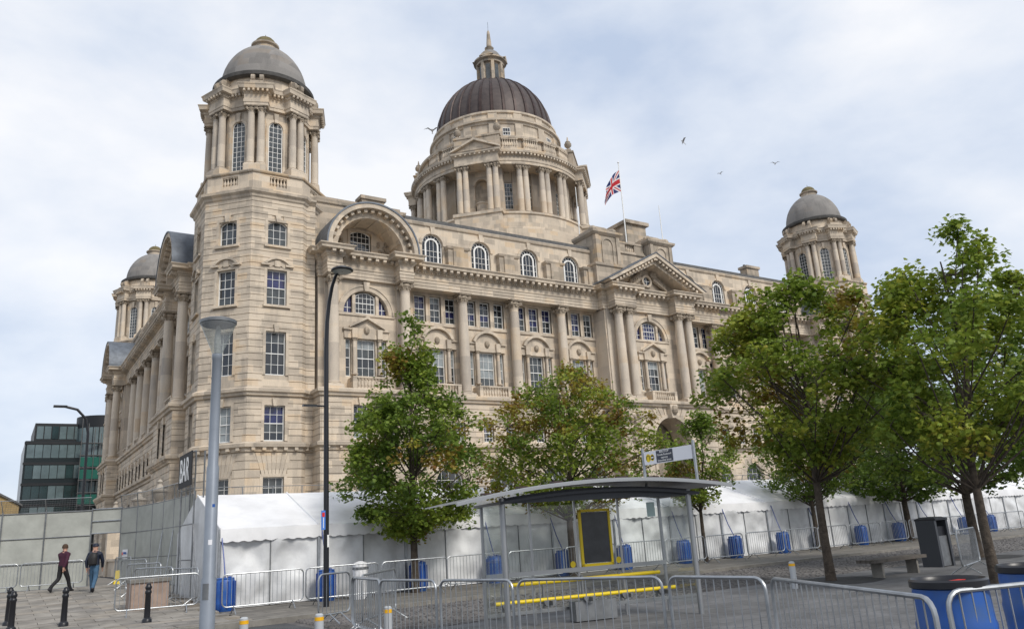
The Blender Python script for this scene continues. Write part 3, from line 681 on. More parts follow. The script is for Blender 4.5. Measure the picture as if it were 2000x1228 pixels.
# ---- corner towers
def tower(cx, cy, detail, faces):
    a = 4.5; s = a*math.tan(PI/8); TW = BLD
    octo = lambda r: [(cx+r/math.cos(PI/8)*math.cos(-PI/8-PI/4*k), cy+r/math.cos(PI/8)*math.sin(-PI/8-PI/4*k)) for k in range(8)]   # clockwise
    WIN = [(-.7, .7, 3.4, 6.12, 'rect'), (-.7, .7, 8.5, 10.9, 'rect'), (-.7, .7, 13.0, 16.07, 'rect'), (-.7, .7, 17.97, 20.58, 'rect'), (-.7, .7, 22.4, 24.0, 'seg', .28)]
    for k in range(8):
        an = k*PI/4; N = (math.cos(an), math.sin(an)); U = (-N[1], N[0]); T = fr((cx, cy), U, N); vis = k in faces
        ops = WIN if vis else []
        m = MB(T); wall(m, -s, s, -.3, 26.2, a-.07, .35, ops); w = m.obj('tower_wall', ST, TW)
        mb = MB(T); one = detail and k in (4, 5, 6)
        for z0, z1, h in ((0, 7.75, .55), (8.42, 11.5, .44), (12.1, 26.1, .47)): courses(T, -s-.0, s+.0, z0, z1, a, ops, h, one, mb, .2 if vis else 0)
        if mb.v: mb.obj('stone_courses', ST, w, kind='stuff')
        if not vis: continue
        for i, o in enumerate(WIN):
            d_ = MB(T); surround(d_, o[0], o[1], o[2], o[3]+(.24 if o[4] == 'seg' else 0), a, .2, .02, i in (3, 4), i in (1, 2, 4))
            if i < 4: d_.box(-.72, .72, a-.3, a-.1, o[2]-.1, o[2])
            d_.obj('window_surround', ST, w)
        d_ = MB(T); d_.arch(0, 20.35, 1.0, 1.16, a-.05, a+.22, R(35), R(145), 14); d_.arch(0, 20.35, .6, 1.01, a-.05, a+.05, R(35), R(145), 14)
        for q in (-1, 1): d_.box(q*.86-.3, q*.86+.3, a-.05, a+.2, 20.84, 20.98)
        d_.box(-.2, .2, a-.05, a+.1, 20.8, 21.3); d_.obj('window_hood', ST, w)
        for q in range(-3, 4):
            d_ = MB(T); d_.prism([(q*.22-.1, 6.2), (q*.22+.1, 6.2), (q*.36+.16, 7.7), (q*.36-.16, 7.7)], a-.06, a+.03); d_.obj('voussoir', ST, w)
        GG = [[GL_G]*4, [GL_D, GL_G, GL_B, GL_B] if k != 5 else [GL_L]*4, [GL_D, GL_D, GL_D, GL_G], [GL_G, GL_G, GL_B, GL_B] if k == 6 else [GL_G, GL_D, GL_D, GL_D], None]
        for i, o in enumerate(WIN):
            if o[4] == 'seg': window(T, o[0], o[1], o[2], o[3], a-.28, 3, 3, 'seg', .28, glass=GL_G, meet=False)
            else: window(T, o[0], o[1], o[2], o[3], a-.28, 3, 4, glass=GG[i], split=detail)
    for pr, nm in ((STRING, 'string_course'), (LOWC, 'lower_cornice')): m = MB(); m.sweep(pr, octo(a), True); m.obj(nm, ST, TW)
    m = MB(); m.sweep([(0, 25.9), (.1, 26.0), (.14, 26.15), (.34, 26.3), (.38, 26.48), (.1, 26.6), (-.6, 26.6)], octo(a), True); m.obj('top_cornice', ST, TW)
    m = MB()
    for k in range(8):
        an = k*PI/4
        for q in range(5):
            u = (q-2)*.72; N = (math.cos(an), math.sin(an)); p = (cx+N[0]*(a+.12)-N[1]*u, cy+N[1]*(a+.12)+N[0]*u)
            mt = Matrix.Rotation(an, 3, 'Z')
            vs = [mt @ Vector(c_) for c_ in ((0, -.12, 7.85), (.2, -.12, 7.85), (.2, .12, 7.85), (0, .12, 7.85), (0, -.12, 8.06), (.2, -.12, 8.06), (.2, .12, 8.06), (0, .12, 8.06))]
            m.add([(p[0]+v.x, p[1]+v.y, v.z) for v in vs], [(0, 3, 2, 1), (4, 5, 6, 7), (0, 1, 5, 4), (1, 2, 6, 5), (2, 3, 7, 6), (3, 0, 4, 7)])
    m.obj('modillions', ST, TW, kind='stuff')
    # balustraded pedestal
    ab = 4.42; sb = ab*math.tan(PI/8); m = MB(); m.plan(octo(ab-.5), 26.55, 28.0); m.obj('pedestal_core', ST, TW)
    for k in range(8):
        an = k*PI/4; N = (math.cos(an), math.sin(an)); T = fr((cx, cy), (-N[1], N[0]), N)
        m = MB(T); wall(m, -sb, sb, 26.6, 27.95, ab, .3, [(-.62, .62, 27.0, 27.75, 'rect')]); bo = m.obj('balustrade', ST, TW)
        if k in (3, 4, 5, 6, 7) and (detail or k in (5, 6, 7)): balusters(T, -.6, .6, ab-.14, 27.01, 5, an, TW, 1.08)
    m = MB(); m.sweep([(-.4, 27.93), (.1, 27.93), (.14, 28.02), (.12, 28.12), (-.6, 28.16)], octo(ab), True); m.obj('balustrade_coping', ST_W, TW)
    # lantern storey: ring of paired columns round a windowed drum
    m = MB(); rw = 3.35; m.lathe([(rw, 28.0), (rw, 35.4)], 48, cx, cy); m.obj('lantern_wall', ST, TW)
    for k in range(8):
        an = k*PI/4; N = (math.cos(an), math.sin(an)); T = fr((cx, cy), (-N[1], N[0]), N)
        m = MB(T); m.box(-.95, .95, rw-.4, rw+.04, 28.1, 33.6); wo = None
        m2 = MB(T); wall(m2, -.98, .98, 28.1, 33.6, rw+.12, .3, [(-.52, .52, 28.6, 32.2, 'arch')]); m2.box(-.98, -.9, rw-.4, rw+.11, 28.1, 33.6); m2.box(.9, .98, rw-.4, rw+.11, 28.1, 33.6)
        m2.arch(0, 32.2, .54, .74, rw+.1, rw+.2, n=14)
        for q in (-1, 1): m2.box(q*.64-.1, q*.64+.1, rw+.1, rw+.19, 28.6, 32.2)
        m2.prism([(-.12, 32.65), (.12, 32.65), (.18, 33.4), (-.18, 33.4)], rw+.1, rw+.3); m2.obj('window_surround', ST, TW)
        window(T, -.52, .52, 28.6, 32.2, rw+.06, 3, 10, 'arch', glass=GL_G, fw=.05, meet=False)
        av = an+PI/8
        for q in (-.36, .36):
            p = (cx+4.0*math.cos(av)-q*math.sin(av), cy+4.0*math.sin(av)+q*math.cos(av)); column(TCOL, p, av, TW, 28.72)
        N2 = (math.cos(av), math.sin(av)); T2 = fr((cx, cy), (-N2[1], N2[0]), N2)
        m = MB(T2); m.box(-.8, .8, 3.2, 4.42, 28.1, 28.73); m.obj('column_pedestal', ST, TW)
        for q in (-.45, .45): m = MB(T2); m.box(q-.17, q+.17, rw-.1, rw+.22, 28.7, 33.6); m.obj('pilaster', ST, TW)
        # scroll bracket over each pair
        m = MB(T2); m.box(-.5, .5, 3.2, 4.2, 35.2, 35.75)
        for q in (-.32, .32):
            m.lathe([(.001, 0), (.3, 0), (.3, .2), (.001, .2)], 10) if False else None
            vs = []
            for i in range(12):
                t = 2*PI*i/12
                for e in (-.13, .13): vs.append((q+e, 4.0+.3*math.cos(t), 36.0+.32*math.sin(t)))
            m.add(vs, [tuple(range(0, 24, 2)), tuple(range(1, 24, 2))]+[(2*i, (2*i+2) % 24, (2*i+3) % 24, 2*i+1) for i in range(12)])
            m.prism([(q-.13, 35.7), (q+.13, 35.7), (q+.13, 36.5), (q-.13, 36.5)], 3.3, 3.85)
        m.obj('scroll_bracket', ST_W, TW)
    P = []
    for k in range(8):
        av = -(k*PI/4+PI/8)
        for da, rr in ((.24, 3.78), (.2, 4.42), (-.2, 4.42), (-.24, 3.78)):
            x = av+da*(1 if True else -1); P.append((cx+rr*math.cos(x), cy+rr*math.sin(x)))
    m = MB(); m.sweep([(-1, 33.56), (0, 33.56), (0, 33.8), (.04, 33.82), (.04, 34.05), (0, 34.08), (0, 34.5), (.08, 34.55), (.1, 34.75), (.36, 34.82), (.4, 35.05), (.46, 35.15), (.46, 35.2), (-1, 35.35)], P, True); eo = m.obj('entablature', ST, TW)
    m = MB(); n_ = 88
    for i in range(n_):
        an = 2*PI*i/n_; k = ((an-PI/8) % (PI/4)); near = min(k, PI/4-k) < .2; rr = 4.5 if near else 3.86
        mt = Matrix.Rotation(an, 3, 'Z'); vs = [mt @ Vector((rr+x, y, z)) for x, y, z in ((0, -.07, 34.6), (.24, -.07, 34.6), (.24, .07, 34.6), (0, .07, 34.6), (0, -.07, 34.78), (.24, -.07, 34.78), (.24, .07, 34.78), (0, .07, 34.78))]
        m.add([(cx+v.x, cy+v.y, v.z) for v in vs], [(0, 3, 2, 1), (4, 5, 6, 7), (0, 1, 5, 4), (1, 2, 6, 5), (2, 3, 7, 6), (3, 0, 4, 7)])
    m.obj('dentils', ST, eo, kind='stuff')
    m = MB(); m.lathe([(3.9, 35.2), (3.55, 35.5), (3.5, 36.45), (3.62, 36.5)], 48, cx, cy); m.obj('dome_base', ST, TW, True)
    m = MB(); m.lathe([(3.5, 36.42), (3.82, 36.5), (3.86, 36.72), (3.6, 36.85), (3.38, 37.0)]+[(3.36*math.cos(t), 37.0+4.05*math.sin(t)) for t in [R(7*i) for i in range(11)]]+[(1.0, 40.85), (.95, 40.9)], 56, cx, cy)
    do = m.obj('dome', ST_D, TW, True)
    m = MB(); m.lathe([(3.6, 36.38), (3.84, 36.44), (3.93, 36.5), (3.95, 36.78), (3.8, 36.9), (3.5, 37.02)], 56, cx, cy); m.obj('dome_rim', RIMD, do, True)
    m = MB(); m.lathe([(1.15, 40.75), (.95, 40.9), (.92, 41.25), (1.1, 41.32), (1.12, 41.45), (.9, 41.52)], 28, cx, cy); m.obj('finial_neck', ST_W, do, True)
    m = MB(); m.lathe([(.92, 41.5)]+[(.88*math.cos(t), 41.52+.78*math.sin(t)) for t in [R(15*i) for i in range(6)]]+[(.03, 42.3), (.02, 42.6)], 24, cx, cy); m.obj('finial_cap', MOSS, do, True)
tower(-.3, 0, True, (4, 5, 6)); tower(LEN_X+.3, 0, False, (5, 6)); tower(-.3, LEN_Y+2.2, False, (4, 5)); tower(LEN_X+.3, LEN_Y+2.2, False, ())

# ---- central dome
DX, DY = 34.6, 19.94
DM = BLD
m = MB(); m.box(DX-12.5, DX+12.5, DY-12.5, DY+12.5, 27.2, 31.5); m.lathe([(11.2, 31.4), (11.2, 34.0), (10.8, 34.2), (10.8, 35.7), (10.95, 35.8), (10.95, 36.02), (8, 36.05)], 64, DX, DY); m.obj('dome_podium', ST, DM)
m = MB(); m.lathe([(8.2, 35.9), (8.2, 42.3)], 96, DX, DY); m.obj('drum_wall', ST, DM)
def polT(an): N = (math.cos(an), math.sin(an)); return fr((DX, DY), (-N[1], N[0]), N)
for qd in range(4):
    base = PI/4+qd*PI/2; T = polT(base)
    # pedimented porch with niche
    m = MB(T); m.box(-2.7, 2.7, 9, 11.35, 31.5, 35.75); m.box(-2.85, 2.85, 9, 11.5, 35.7, 36.05); m.box(-3.0, 3.0, 9, 11.65, 31.5, 33.2); m.obj('porch_base', ST, DM)
    m = MB(T); nic = (-.8, .8, 37.0, 40.2, 'arch'); wall(m, -2.1, 2.1, 36.05, 42.1, 9.0, .55, [nic]); m.box(-2.1, -2.08, 8, 9.0, 36.05, 42.1); m.box(2.08, 2.1, 8, 9.0, 36.05, 42.1); m.arch(0, 40.2, .81, 1.0, 8.98, 9.1, n=16)
    m.lathe([(.65, 36.05), (.65, 37.7), (.75, 37.8), (.75, 37.95), (.001, 37.95)], 14, 0, 9.05); m.obj('porch_wall', ST, DM)
    m = MB(T); m.box(-.85, .85, 8.42, 8.5, 37.0, 41.1); m.obj('niche_back', ST_W, DM)
    for s in (-1, 1):
        for q in (1.4, 2.12): column(DCOL, T(s*q, 10.6, 0)[:2], base, DM, 36.06)
        m = MB(T); m.box(s*2.35-.2, s*2.35+.2, 8.2, 9.2, 36.05, 42.05); m.obj('pilaster', ST_C, DM)
    m = MB(T); m.box(-2.55, 2.55, 8.8, 11.1, 42.05, 43.45)
    m.sweep([(0, 43.05), (.1, 43.15), (.36, 43.3), (.38, 43.5), (.45, 43.57), (-.5, 43.65)], [(-2.55, 8.8), (-2.55, 11.1), (2.55, 11.1), (2.55, 8.8)])
    for s in (-1, 1): m.prism([(s*2.98, 43.57), (s*2.98, 43.75), (0, 45.15), (0, 44.85)], 9.0, 11.55)
    m.prism([(-2.7, 43.55), (2.7, 43.55), (0, 44.9)], 9.0, 11.15); po = m.obj('porch_pediment', ST, DM)
    for i in range(9):
        q = MB(T); u = -2.24+i*.56; q.box(u-.1, u+.1, 11.09, 11.42, 43.1, 43.28); q.obj('modillion', ST, po)
    m = MB(T); m.box(-2.7, 2.7, 9.1, 10.2, 43.6, 45.8); m.box(-2.8, 2.8, 9.0, 10.3, 45.8, 46.0); m.obj('porch_parapet', ST_W, DM)
    for s in (-1, 1):
        m = MB(T); m.box(s*2.4-.35, s*2.4+.35, 9.3, 10.0, 46.0, 46.3); x, y, _ = T(s*2.4, 9.65, 0)
        uo = m.obj('urn_plinth', ST_W, DM)
        m = MB(); m.lathe([(.12, 46.3), (.16, 46.4), (.12, 46.5), (.42, 46.8), (.45, 47.1), (.3, 47.25), (.34, 47.35), (.15, 47.5), (.1, 47.7), (.05, 48.0), (.01, 48.1)], 12, x, y); m.obj('urn', ST_W, uo, True)
    for rel in (29, 45, 61):
        an = base+R(rel)
        for q in (-2.1, 2.1):
            a2 = an+R(q); column(DCOL, (DX+10.05*math.cos(a2), DY+10.05*math.sin(a2)), a2, DM, 36.06)
        T2 = polT(an); m = MB(T2); m.box(-.75, .75, 8.0, 8.5, 36.05, 42.05); m.obj('pilaster', ST_C, DM); m = MB(T2); m.box(-.85, .85, 9.5, 10.6, 35.9, 36.08); m.obj('column_plinth', ST_C, DM)
    for rel in (20.5, 37, 53, 69.5):
        T2 = polT(base+R(rel)); m = MB(T2); m.box(-.75, .75, 8.1, 8.32, 40.7, 40.9); m.box(-.75, -.5, 8.1, 8.3, 37.3, 40.7); m.box(.5, .75, 8.1, 8.3, 37.3, 40.7); m.box(-.8, .8, 8.1, 8.4, 37.15, 37.35); m.obj('window_surround', ST, DM)
        window(T2, -.5, .5, 37.35, 40.6, 8.26, 3, 6, glass=GL_G, fw=.05)
m = MB(); m.lathe([(8.1, 42.0), (10.45, 42.05), (10.45, 42.4), (10.52, 42.45), (10.52, 42.75), (10.45, 42.8), (10.45, 43.07), (10.6, 43.15), (10.62, 43.3), (10.92, 43.37), (10.97, 43.6), (10.6, 43.75), (8.8, 43.85)], 96, DX, DY); eo = m.obj('drum_entablature', ST, DM)
m = MB(); n_ = 150
for i in range(n_):
    an = 2*PI*i/n_; mt = Matrix.Rotation(an, 3, 'Z'); vs = [mt @ Vector((10.58+x, y, z+.45)) for x, y, z in ((0, -.12, 42.68), (.3, -.12, 42.68), (.3, .12, 42.68), (0, .12, 42.68), (0, -.12, 42.9), (.3, -.12, 42.9), (.3, .12, 42.9), (0, .12, 42.9))]
    m.add([(DX+v.x, DY+v.y, v.z) for v in vs], [(0, 3, 2, 1), (4, 5, 6, 7), (0, 1, 5, 4), (1, 2, 6, 5), (2, 3, 7, 6), (3, 0, 4, 7)])
m.obj('modillions', ST, eo, kind='stuff')
m = MB(); m.lathe([(10.1, 43.75), (9.95, 43.85), (9.95, 44.35), (9.55, 44.37), (9.55, 45.6), (9.95, 45.62), (10.0, 45.85), (9.4, 45.9), (9.3, 43.85)], 96, DX, DY); m.obj('drum_parapet', ST, DM)
for qd in range(4):
    for rel in (22, 37, 53, 68):
        an = PI/4+qd*PI/2+R(rel); T = polT(an)
        m = MB(T); m.box(-1.0, 1.0, 9.56, 9.62, 44.4, 45.55); m.obj('baluster_panel', ST_W, DM)
        if qd in (2, 3) or (qd == 1 and rel > 40): balusters(T, -.95, .95, 9.75, 44.37, 7, an, DM, 1.8)
m = MB(); m.lathe([(8.1, 43.3), (8.1, 45.7), (8.2, 45.8), (8.2, 46.0), (8.0, 46.1), (8.0, 48.4), (8.15, 48.5), (8.2, 48.7), (8.42, 48.8), (8.45, 49.05), (8.0, 49.25), (7.8, 49.3), (7.8, 49.95), (8.0, 50.05), (8.0, 50.3), (7.3, 50.5)], 96, DX, DY); m.obj('attic_drum', ST, DM)
for i in range(16):
    an = 2*PI*i/16+R(11.25); T = polT(an); m = MB(T); m.box(-.5, .5, 7.9, 8.18, 46.0, 48.5); m.obj('drum_pier', ST, DM); m = MB(T); m.box(-.55, .55, 7.65, 7.92, 49.25, 50.05); m.obj('drum_block', ST, DM)
    if i % 2 == 0:
        T = polT(an+R(11.25)); wo = window(T, -.45, .45, 46.9, 47.9, 8.03, 3, 2, glass=GL_D, fw=.05)
m = MB(); hz = 8.0; m.lathe([(7.45*math.cos(t), 50.4+hz*math.sin(t)) for t in [R(3.75*i) for i in range(21)]], 96, DX, DY); cd_ = m.obj('copper_dome', COPPER, DM, True)
for i in range(32):
    an = 2*PI*i/32; m = MB(); vs = []
    for j in range(20):
        t = R(3.9*j); r = 7.45*math.cos(t); z = 50.4+hz*math.sin(t); w = max(.05, .2*math.cos(t)); nx_, nz_ = math.cos(t), math.sin(t)*.9
        for e, o_ in ((-w, .01), (-w*.7, .13), (w*.7, .13), (w, .01)):
            rr = r+nx_*o_; vs.append((DX+rr*math.cos(an)-e*math.sin(an), DY+rr*math.sin(an)+e*math.cos(an), z+nz_*o_))
    m.add(vs, [(4*j+k, 4*j+k+1, 4*j+5+k, 4*j+4+k) for j in range(19) for k in range(3)]); m.obj('dome_rib', COPPER_R, cd_, True)
# lantern on the dome
m = MB(); m.lathe([(2.3, 57.5), (2.3, 58.0), (2.0, 58.1), (1.5, 58.15), (1.5, 61.3)], 32, DX, DY); la = m.obj('lantern', ST_W, DM)
for k in range(8):
    an = k*PI/4; T = polT(an)
    m = MB(T); m.box(-.28, .28, 1.35, 1.53, 58.5, 60.9); m.obj('lantern_light', GL_G, la)
    T = polT(an+PI/8); m = MB(T); m.box(-.2, .2, 1.4, 1.85, 58.1, 61.2); m.obj('lantern_pier', ST_W, la)
m = MB(); m.lathe([(1.5, 61.15), (1.85, 61.2), (1.85, 61.5), (2.2, 61.65), (2.2, 61.85), (1.75, 61.95)], 32, DX, DY); m.obj('lantern_cornice', ST_W, la)
for k in range(4):
    T = polT(PI/4+k*PI/2); m = MB(T); m.prism([(-.95, 61.85), (.95, 61.85), (0, 62.55)], .8, 2.2); m.obj('lantern_gable', ST_W, la)
m = MB(); m.lathe([(1.7, 61.9)]+[(1.55*math.cos(t), 62.1+1.6*math.sin(t)) for t in [R(11*i) for i in range(8)]]+[(.3, 63.7)], 28, DX, DY); m.obj('lantern_dome', ST_D, la, True)
m = MB(); m.lathe([(.3, 63.6), (.5, 63.85), (.62, 64.1), (.32, 64.25), (.36, 64.4), (.34, 64.7), (.2, 66.5), (.16, 66.7), (.03, 66.95)], 14, DX, DY); m.obj('finial', ST_W, la, True)
m = MB(); m.tube([(DX, DY, 66.9), (DX, DY, 68.2)], .025, 5); m.obj('lightning_rod', LEAD, la)
# stair block and chimneys on the roof
m = MB(); m.box(40.2, 43.0, 3.0, 7.5, 27.2, 33.6); m.box(39.9, 43.3, 2.7, 7.8, 33.6, 34.0); m.obj('stair_block', ST_W, BLD)
for x, y, n in ((8.9, .2, 4), (56.0, .2, 5), (26, 30, 4)):
    m = MB(); m.box(x-1.0, x+1.0, y-.5, y+.5, 26.7, 29.3); m.box(x-1.15, x+1.15, y-.65, y+.65, 29.3, 29.6); co = m.obj('chimney', ST_W, BLD)
    for i in range(n): q = MB(); q.lathe([(.12, 29.6), (.1, 29.75), (.13, 29.77), (.13, 29.82), (.08, 29.82)], 10, x-.8+1.6*i/(n-1), y); q.obj('chimney_pot', COPPER_R, co, True)
# ================================================================== ground
def slabmat(name, col, w, h, joint=.012, var=.25, rough=.85, jc=None, rot=0):
    m = bpy.data.materials.new(name); m.use_nodes = True; t = m.node_tree; b = t.nodes['Principled BSDF']; b.inputs['Roughness'].default_value = rough
    g = t.nodes.new('ShaderNodeNewGeometry'); mp_ = t.nodes.new('ShaderNodeMapping'); mp_.inputs['Rotation'].default_value = (0, 0, rot); t.links.new(g.outputs['Position'], mp_.inputs[0])
    br = t.nodes.new('ShaderNodeTexBrick'); br.inputs['Scale'].default_value = 1; br.inputs['Brick Width'].default_value = w; br.inputs['Row Height'].default_value = h; br.inputs['Mortar Size'].default_value = joint; br.inputs['Bias'].default_value = 0
    br.inputs['Color1'].default_value = (*col, 1); br.inputs['Color2'].default_value = (*[c*(1-var) for c in col], 1); br.inputs['Mortar'].default_value = (*(jc or [c*.45 for c in col]), 1)
    t.links.new(mp_.outputs[0], br.inputs[0])
    n = t.nodes.new('ShaderNodeTexNoise'); n.inputs['Scale'].default_value = 1.7; n.inputs['Detail'].default_value = 8; n.inputs['Roughness'].default_value = .7; t.links.new(g.outputs['Position'], n.inputs[0])
    r = t.nodes.new('ShaderNodeValToRGB'); r.color_ramp.elements[0].position = .34; r.color_ramp.elements[0].color = (.45, .45, .46, 1); r.color_ramp.elements[1].position = .7; t.links.new(n.outputs[0], r.inputs[0])
    mx = t.nodes.new('ShaderNodeMix'); mx.data_type = 'RGBA'; mx.blend_type = 'MULTIPLY'; mx.inputs[0].default_value = .8; t.links.new(br.outputs[0], mx.inputs[6]); t.links.new(r.outputs[0], mx.inputs[7]); t.links.new(mx.outputs[2], b.inputs['Base Color'])
    return m
ASPH = mat('asphalt', (.08, .082, .087), .85, var=.5, vscale=.6, bump=.5, bscale=60)
PAVE = slabmat('plaza_paving', (.19, .19, .195), 1.2, .6)
FLAG = mat('concrete_flag', (.31, .285, .25), .9, var=.45, vscale=1.1, bump=.25, bscale=40)
WALK = slabmat('pavement_flags', (.25, .23, .20), .9, .6, .015)
KERB = mat('granite_kerb', (.24, .225, .20), .8, var=.35, vscale=3, bump=.3)
SETT = mat('granite_sett', (.16, .15, .145), .75, var=.5, vscale=2.2, bump=.4, bscale=25)
PIT = mat('tree_pit_tarmac', (.05, .05, .052), .9, var=.3, vscale=3, bump=.5)
def sheet(name, x0, x1, y0, y1, z, m_, th=.0):
    q = MB(); q.add([(x0, y0, z), (x1, y0, z), (x1, y1, z), (x0, y1, z)], [(0, 1, 2, 3)]); return struct(q.obj(name, m_))
sheet('ground', -1500, 1500, -1500, 2500, -.26, ASPH)
sheet('asphalt_road', -90, -9.2, -90, -36.5, -.235, ASPH)
sheet('plaza', -9.2, 120, -95, -42.6, -.12, PAVE)
side = sheet('pavement_by_tent', -9.9, 110, -36.3, 10, -.1, WALK)
sheet('cobbled_road', -9.2, 120, -42.6, -36.5, -.235, SETT)
# climbing pavement on the left: bedding sheet plus single flagstones
q = MB(); ys = [-36.3, -33.0, -20.0, 80]; zs = [-.13, -.13, .52, .52]
for i in range(3): q.add([(-70, ys[i], zs[i]), (-9.9, ys[i], zs[i]), (-9.9, ys[i+1], zs[i+1]), (-70, ys[i+1], zs[i+1])], [(0, 1, 2, 3)])
q.add([(-9.9, -33, -.13), (-9.9, -20, .52), (-9.9, 10, .52), (-9.9, 10, -.13)], [(0, 1, 2, 3)])
left_pave = struct(q.obj('climbing_pavement', mat('bedding', (.17, .155, .135), .95)))
fs = MB(); fs.box(-.443, .443, -.293, .293, -.03, .03); FSL = [fs.mesh('flagstone', mm) for mm in (FLAG, mat('concrete_flag_grey', (.27, .25, .225), .9, var=.45, vscale=1.3, bump=.25, bscale=40), mat('concrete_flag_warm', (.33, .295, .25), .9, var=.45, vscale=1.3, bump=.25, bscale=40))]
rr = random.Random(2); k = 0
def gz(x, y): return max(-.1, min(.55, -.1+.05*(y+33.0))) if x < -9.9 else -.1
for j in range(27):
    y = -35.95+.6*j
    for i in range(9):
        x = -10.4-.9*i-(.45 if j % 2 else 0)
        o = link('flagstone', FSL[rr.choice((0, 0, 1, 2))], left_pave, (x, y, gz(x, y)+rr.uniform(-.004, .004))); o.rotation_euler = (math.atan(.05) if -33 < y < -20 else 0, 0, 0)
kb = MB(); kb.box(-.448, .448, -.13, .13, -.2, .0); KBM = kb.mesh('kerb_stone', KERB)
for i in range(84):
    x = -19.5+.9*i; link('kerb_stone', KBM, side if x > -9.9 else left_pave, (x, -36.42+rr.uniform(-.006, .006), -.088+rr.uniform(-.004, .004)))
# granite setts: real stones, too many to name one by one
q = MB(); y = -42.5; j = 0
while y < -36.62:
    x = -9.0+(.1 if j % 2 else 0)
    while x < 34:
        w = rr.uniform(.17, .25); zt = -.19+rr.uniform(-.012, .012); g = .009; a = .02
        q.add([(x+g, y+g, -.23), (x+w-g, y+g, -.23), (x+w-g, y+.13-g, -.23), (x+g, y+.13-g, -.23), (x+g+a, y+g+a, zt), (x+w-g-a, y+g+a, zt), (x+w-g-a, y+.13-g-a, zt), (x+g+a, y+.13-g-a, zt)],
              [(4, 5, 6, 7), (0, 1, 5, 4), (1, 2, 6, 5), (2, 3, 7, 6), (3, 0, 4, 7)])
        x += w
    y += .13; j += 1
o = bpy.data.meshes.new('granite_setts'); o.from_pydata(q.v, [], q.f); o.materials.append(SETT); so_ = link('granite_setts', o, None, kind='stuff'); tag(so_, 'grey granite setts of the cobbled road before the tent', 'cobbles')
for x, y, r_ in ((3.1, -43.9, 1.3), (11.8, -43.2, 1.3), (3.2, -48.1, 1.2)):
    q = MB(); n = 20; q.add([(x+r_*math.cos(2*PI*i/n)*(1+.1*math.sin(i*2.3)), y+r_*.9*math.sin(2*PI*i/n), -.112) for i in range(n)], [tuple(range(n))]); struct(q.obj('tree_pit', PIT))
# ================================================================== street things
STEEL = mat('galvanised_steel', (.42, .44, .46), .42, .85, var=.25, vscale=5)
STEEL_D = mat('weathered_steel', (.27, .28, .29), .5, .8, var=.3, vscale=4)
BLACK = mat('black_paint', (.012, .013, .017), .35)
GREYP = mat('grey_lamp_paint', (.27, .30, .345), .4, .3, var=.15, vscale=2)
PVC = mat('white_pvc', (.82, .82, .83), .45, var=.14, vscale=1.2, bump=.25, bscale=3)
PVC_W = mat('white_pvc_wall', (.72, .73, .74), .5, var=.25, vscale=.9, bump=.6, bscale=5)
BLUE = mat('blue_plastic', (.012, .085, .36), .45, var=.45, vscale=4, col2=(.03, .09, .26))
BLUE_D = mat('dark_blue_plastic', (.01, .045, .24), .4)
YEL = mat('yellow_paint', (.75, .55, .01), .4)
RED = mat('red_plastic', (.6, .02, .015), .4)
PLY = mat('painted_ply_hoarding', (.40, .41, .375), .7, var=.22, vscale=1.3, bump=.15, bscale=8)
CLEAR = bpy.data.materials.new('clear_glass'); CLEAR.use_nodes = True
t_ = CLEAR.node_tree; b_ = t_.nodes['Principled BSDF']; tr_ = t_.nodes.new('ShaderNodeBsdfTransparent'); tr_.inputs[0].default_value = (.90, .94, .93, 1)
gl_ = t_.nodes.new('ShaderNodeBsdfGlossy'); gl_.inputs[1].default_value = .03; lw = t_.nodes.new('ShaderNodeLayerWeight'); lw.inputs[0].default_value = .25
pw = t_.nodes.new('ShaderNodeMath'); pw.operation = 'MULTIPLY_ADD'; pw.inputs[1].default_value = .35; pw.inputs[2].default_value = .04; t_.links.new(lw.outputs['Facing'], pw.inputs[0])
ms_ = t_.nodes.new('ShaderNodeMixShader'); t_.links.new(pw.outputs[0], ms_.inputs[0]); t_.links.new(tr_.outputs[0], ms_.inputs[1]); t_.links.new(gl_.outputs[0], ms_.inputs[2])
t_.links.new(ms_.outputs[0], t_.nodes['Material Output'].inputs[0]); t_.nodes.remove(b_)

# ---- crowd barriers: a proto for each length, local x along the barrier
def barrier_proto(L, label, loc, rz, lean=0, group=None):
    T0 = thing('crowd_barrier', label, 'barrier', (0, 0, 0), group or 'steel crowd barriers', False)
    f = MB(); h0, h1, rc = .2, 1.08, .13; pts = []
    for cx, cz, a0 in ((L-rc, h1-rc, 0), (rc, h1-rc, 90), (rc, h0+rc, 180), (L-rc, h0+rc, 270)):
        for k in range(5): a = R(a0+22.5*k); pts.append((cx+rc*math.cos(a), 0, cz+rc*math.sin(a)))
    f.tube(pts, .021, 8, True); f.obj('frame', STEEL, T0, True)
    n = max(4, round(L/.125)); b = MB(); b.tube([(0, 0, h0), (0, 0, h1)], .0075, 5); bm_ = b.mesh('bar', STEEL, True)
    for i in range(1, n):
        link('bar', bm_, T0, (L*i/n, 0, 0))
    ft = MB(); ft.tube([(0, -.34, .0), (0, -.3, .03), (0, 0, .22), (0, .3, .03), (0, .34, 0)], .017, 6); fm = ft.mesh('foot', STEEL, True)
    for x in (.32, L-.32): link('foot', fm, T0, (x, 0, 0))
    T0.location = loc; T0.rotation_euler = (lean, 0, rz)
    return T0
def barrier(p, q, label, proto=None, group=None):
    a, b = Vector(p), Vector(q); L = (b-a).length; rz = math.atan2(b.y-a.y, b.x-a.x)
    if proto is None: return barrier_proto(L, label, (a.x, a.y, gz(a.x, a.y)), rz, 0, group)
    c = copy_tree(proto); c.location = (a.x, a.y, gz(a.x, a.y)); c.rotation_euler = (0, 0, rz); c['label'] = label; c['group'] = group or 'steel crowd barriers'; return c
rr = random.Random(4)
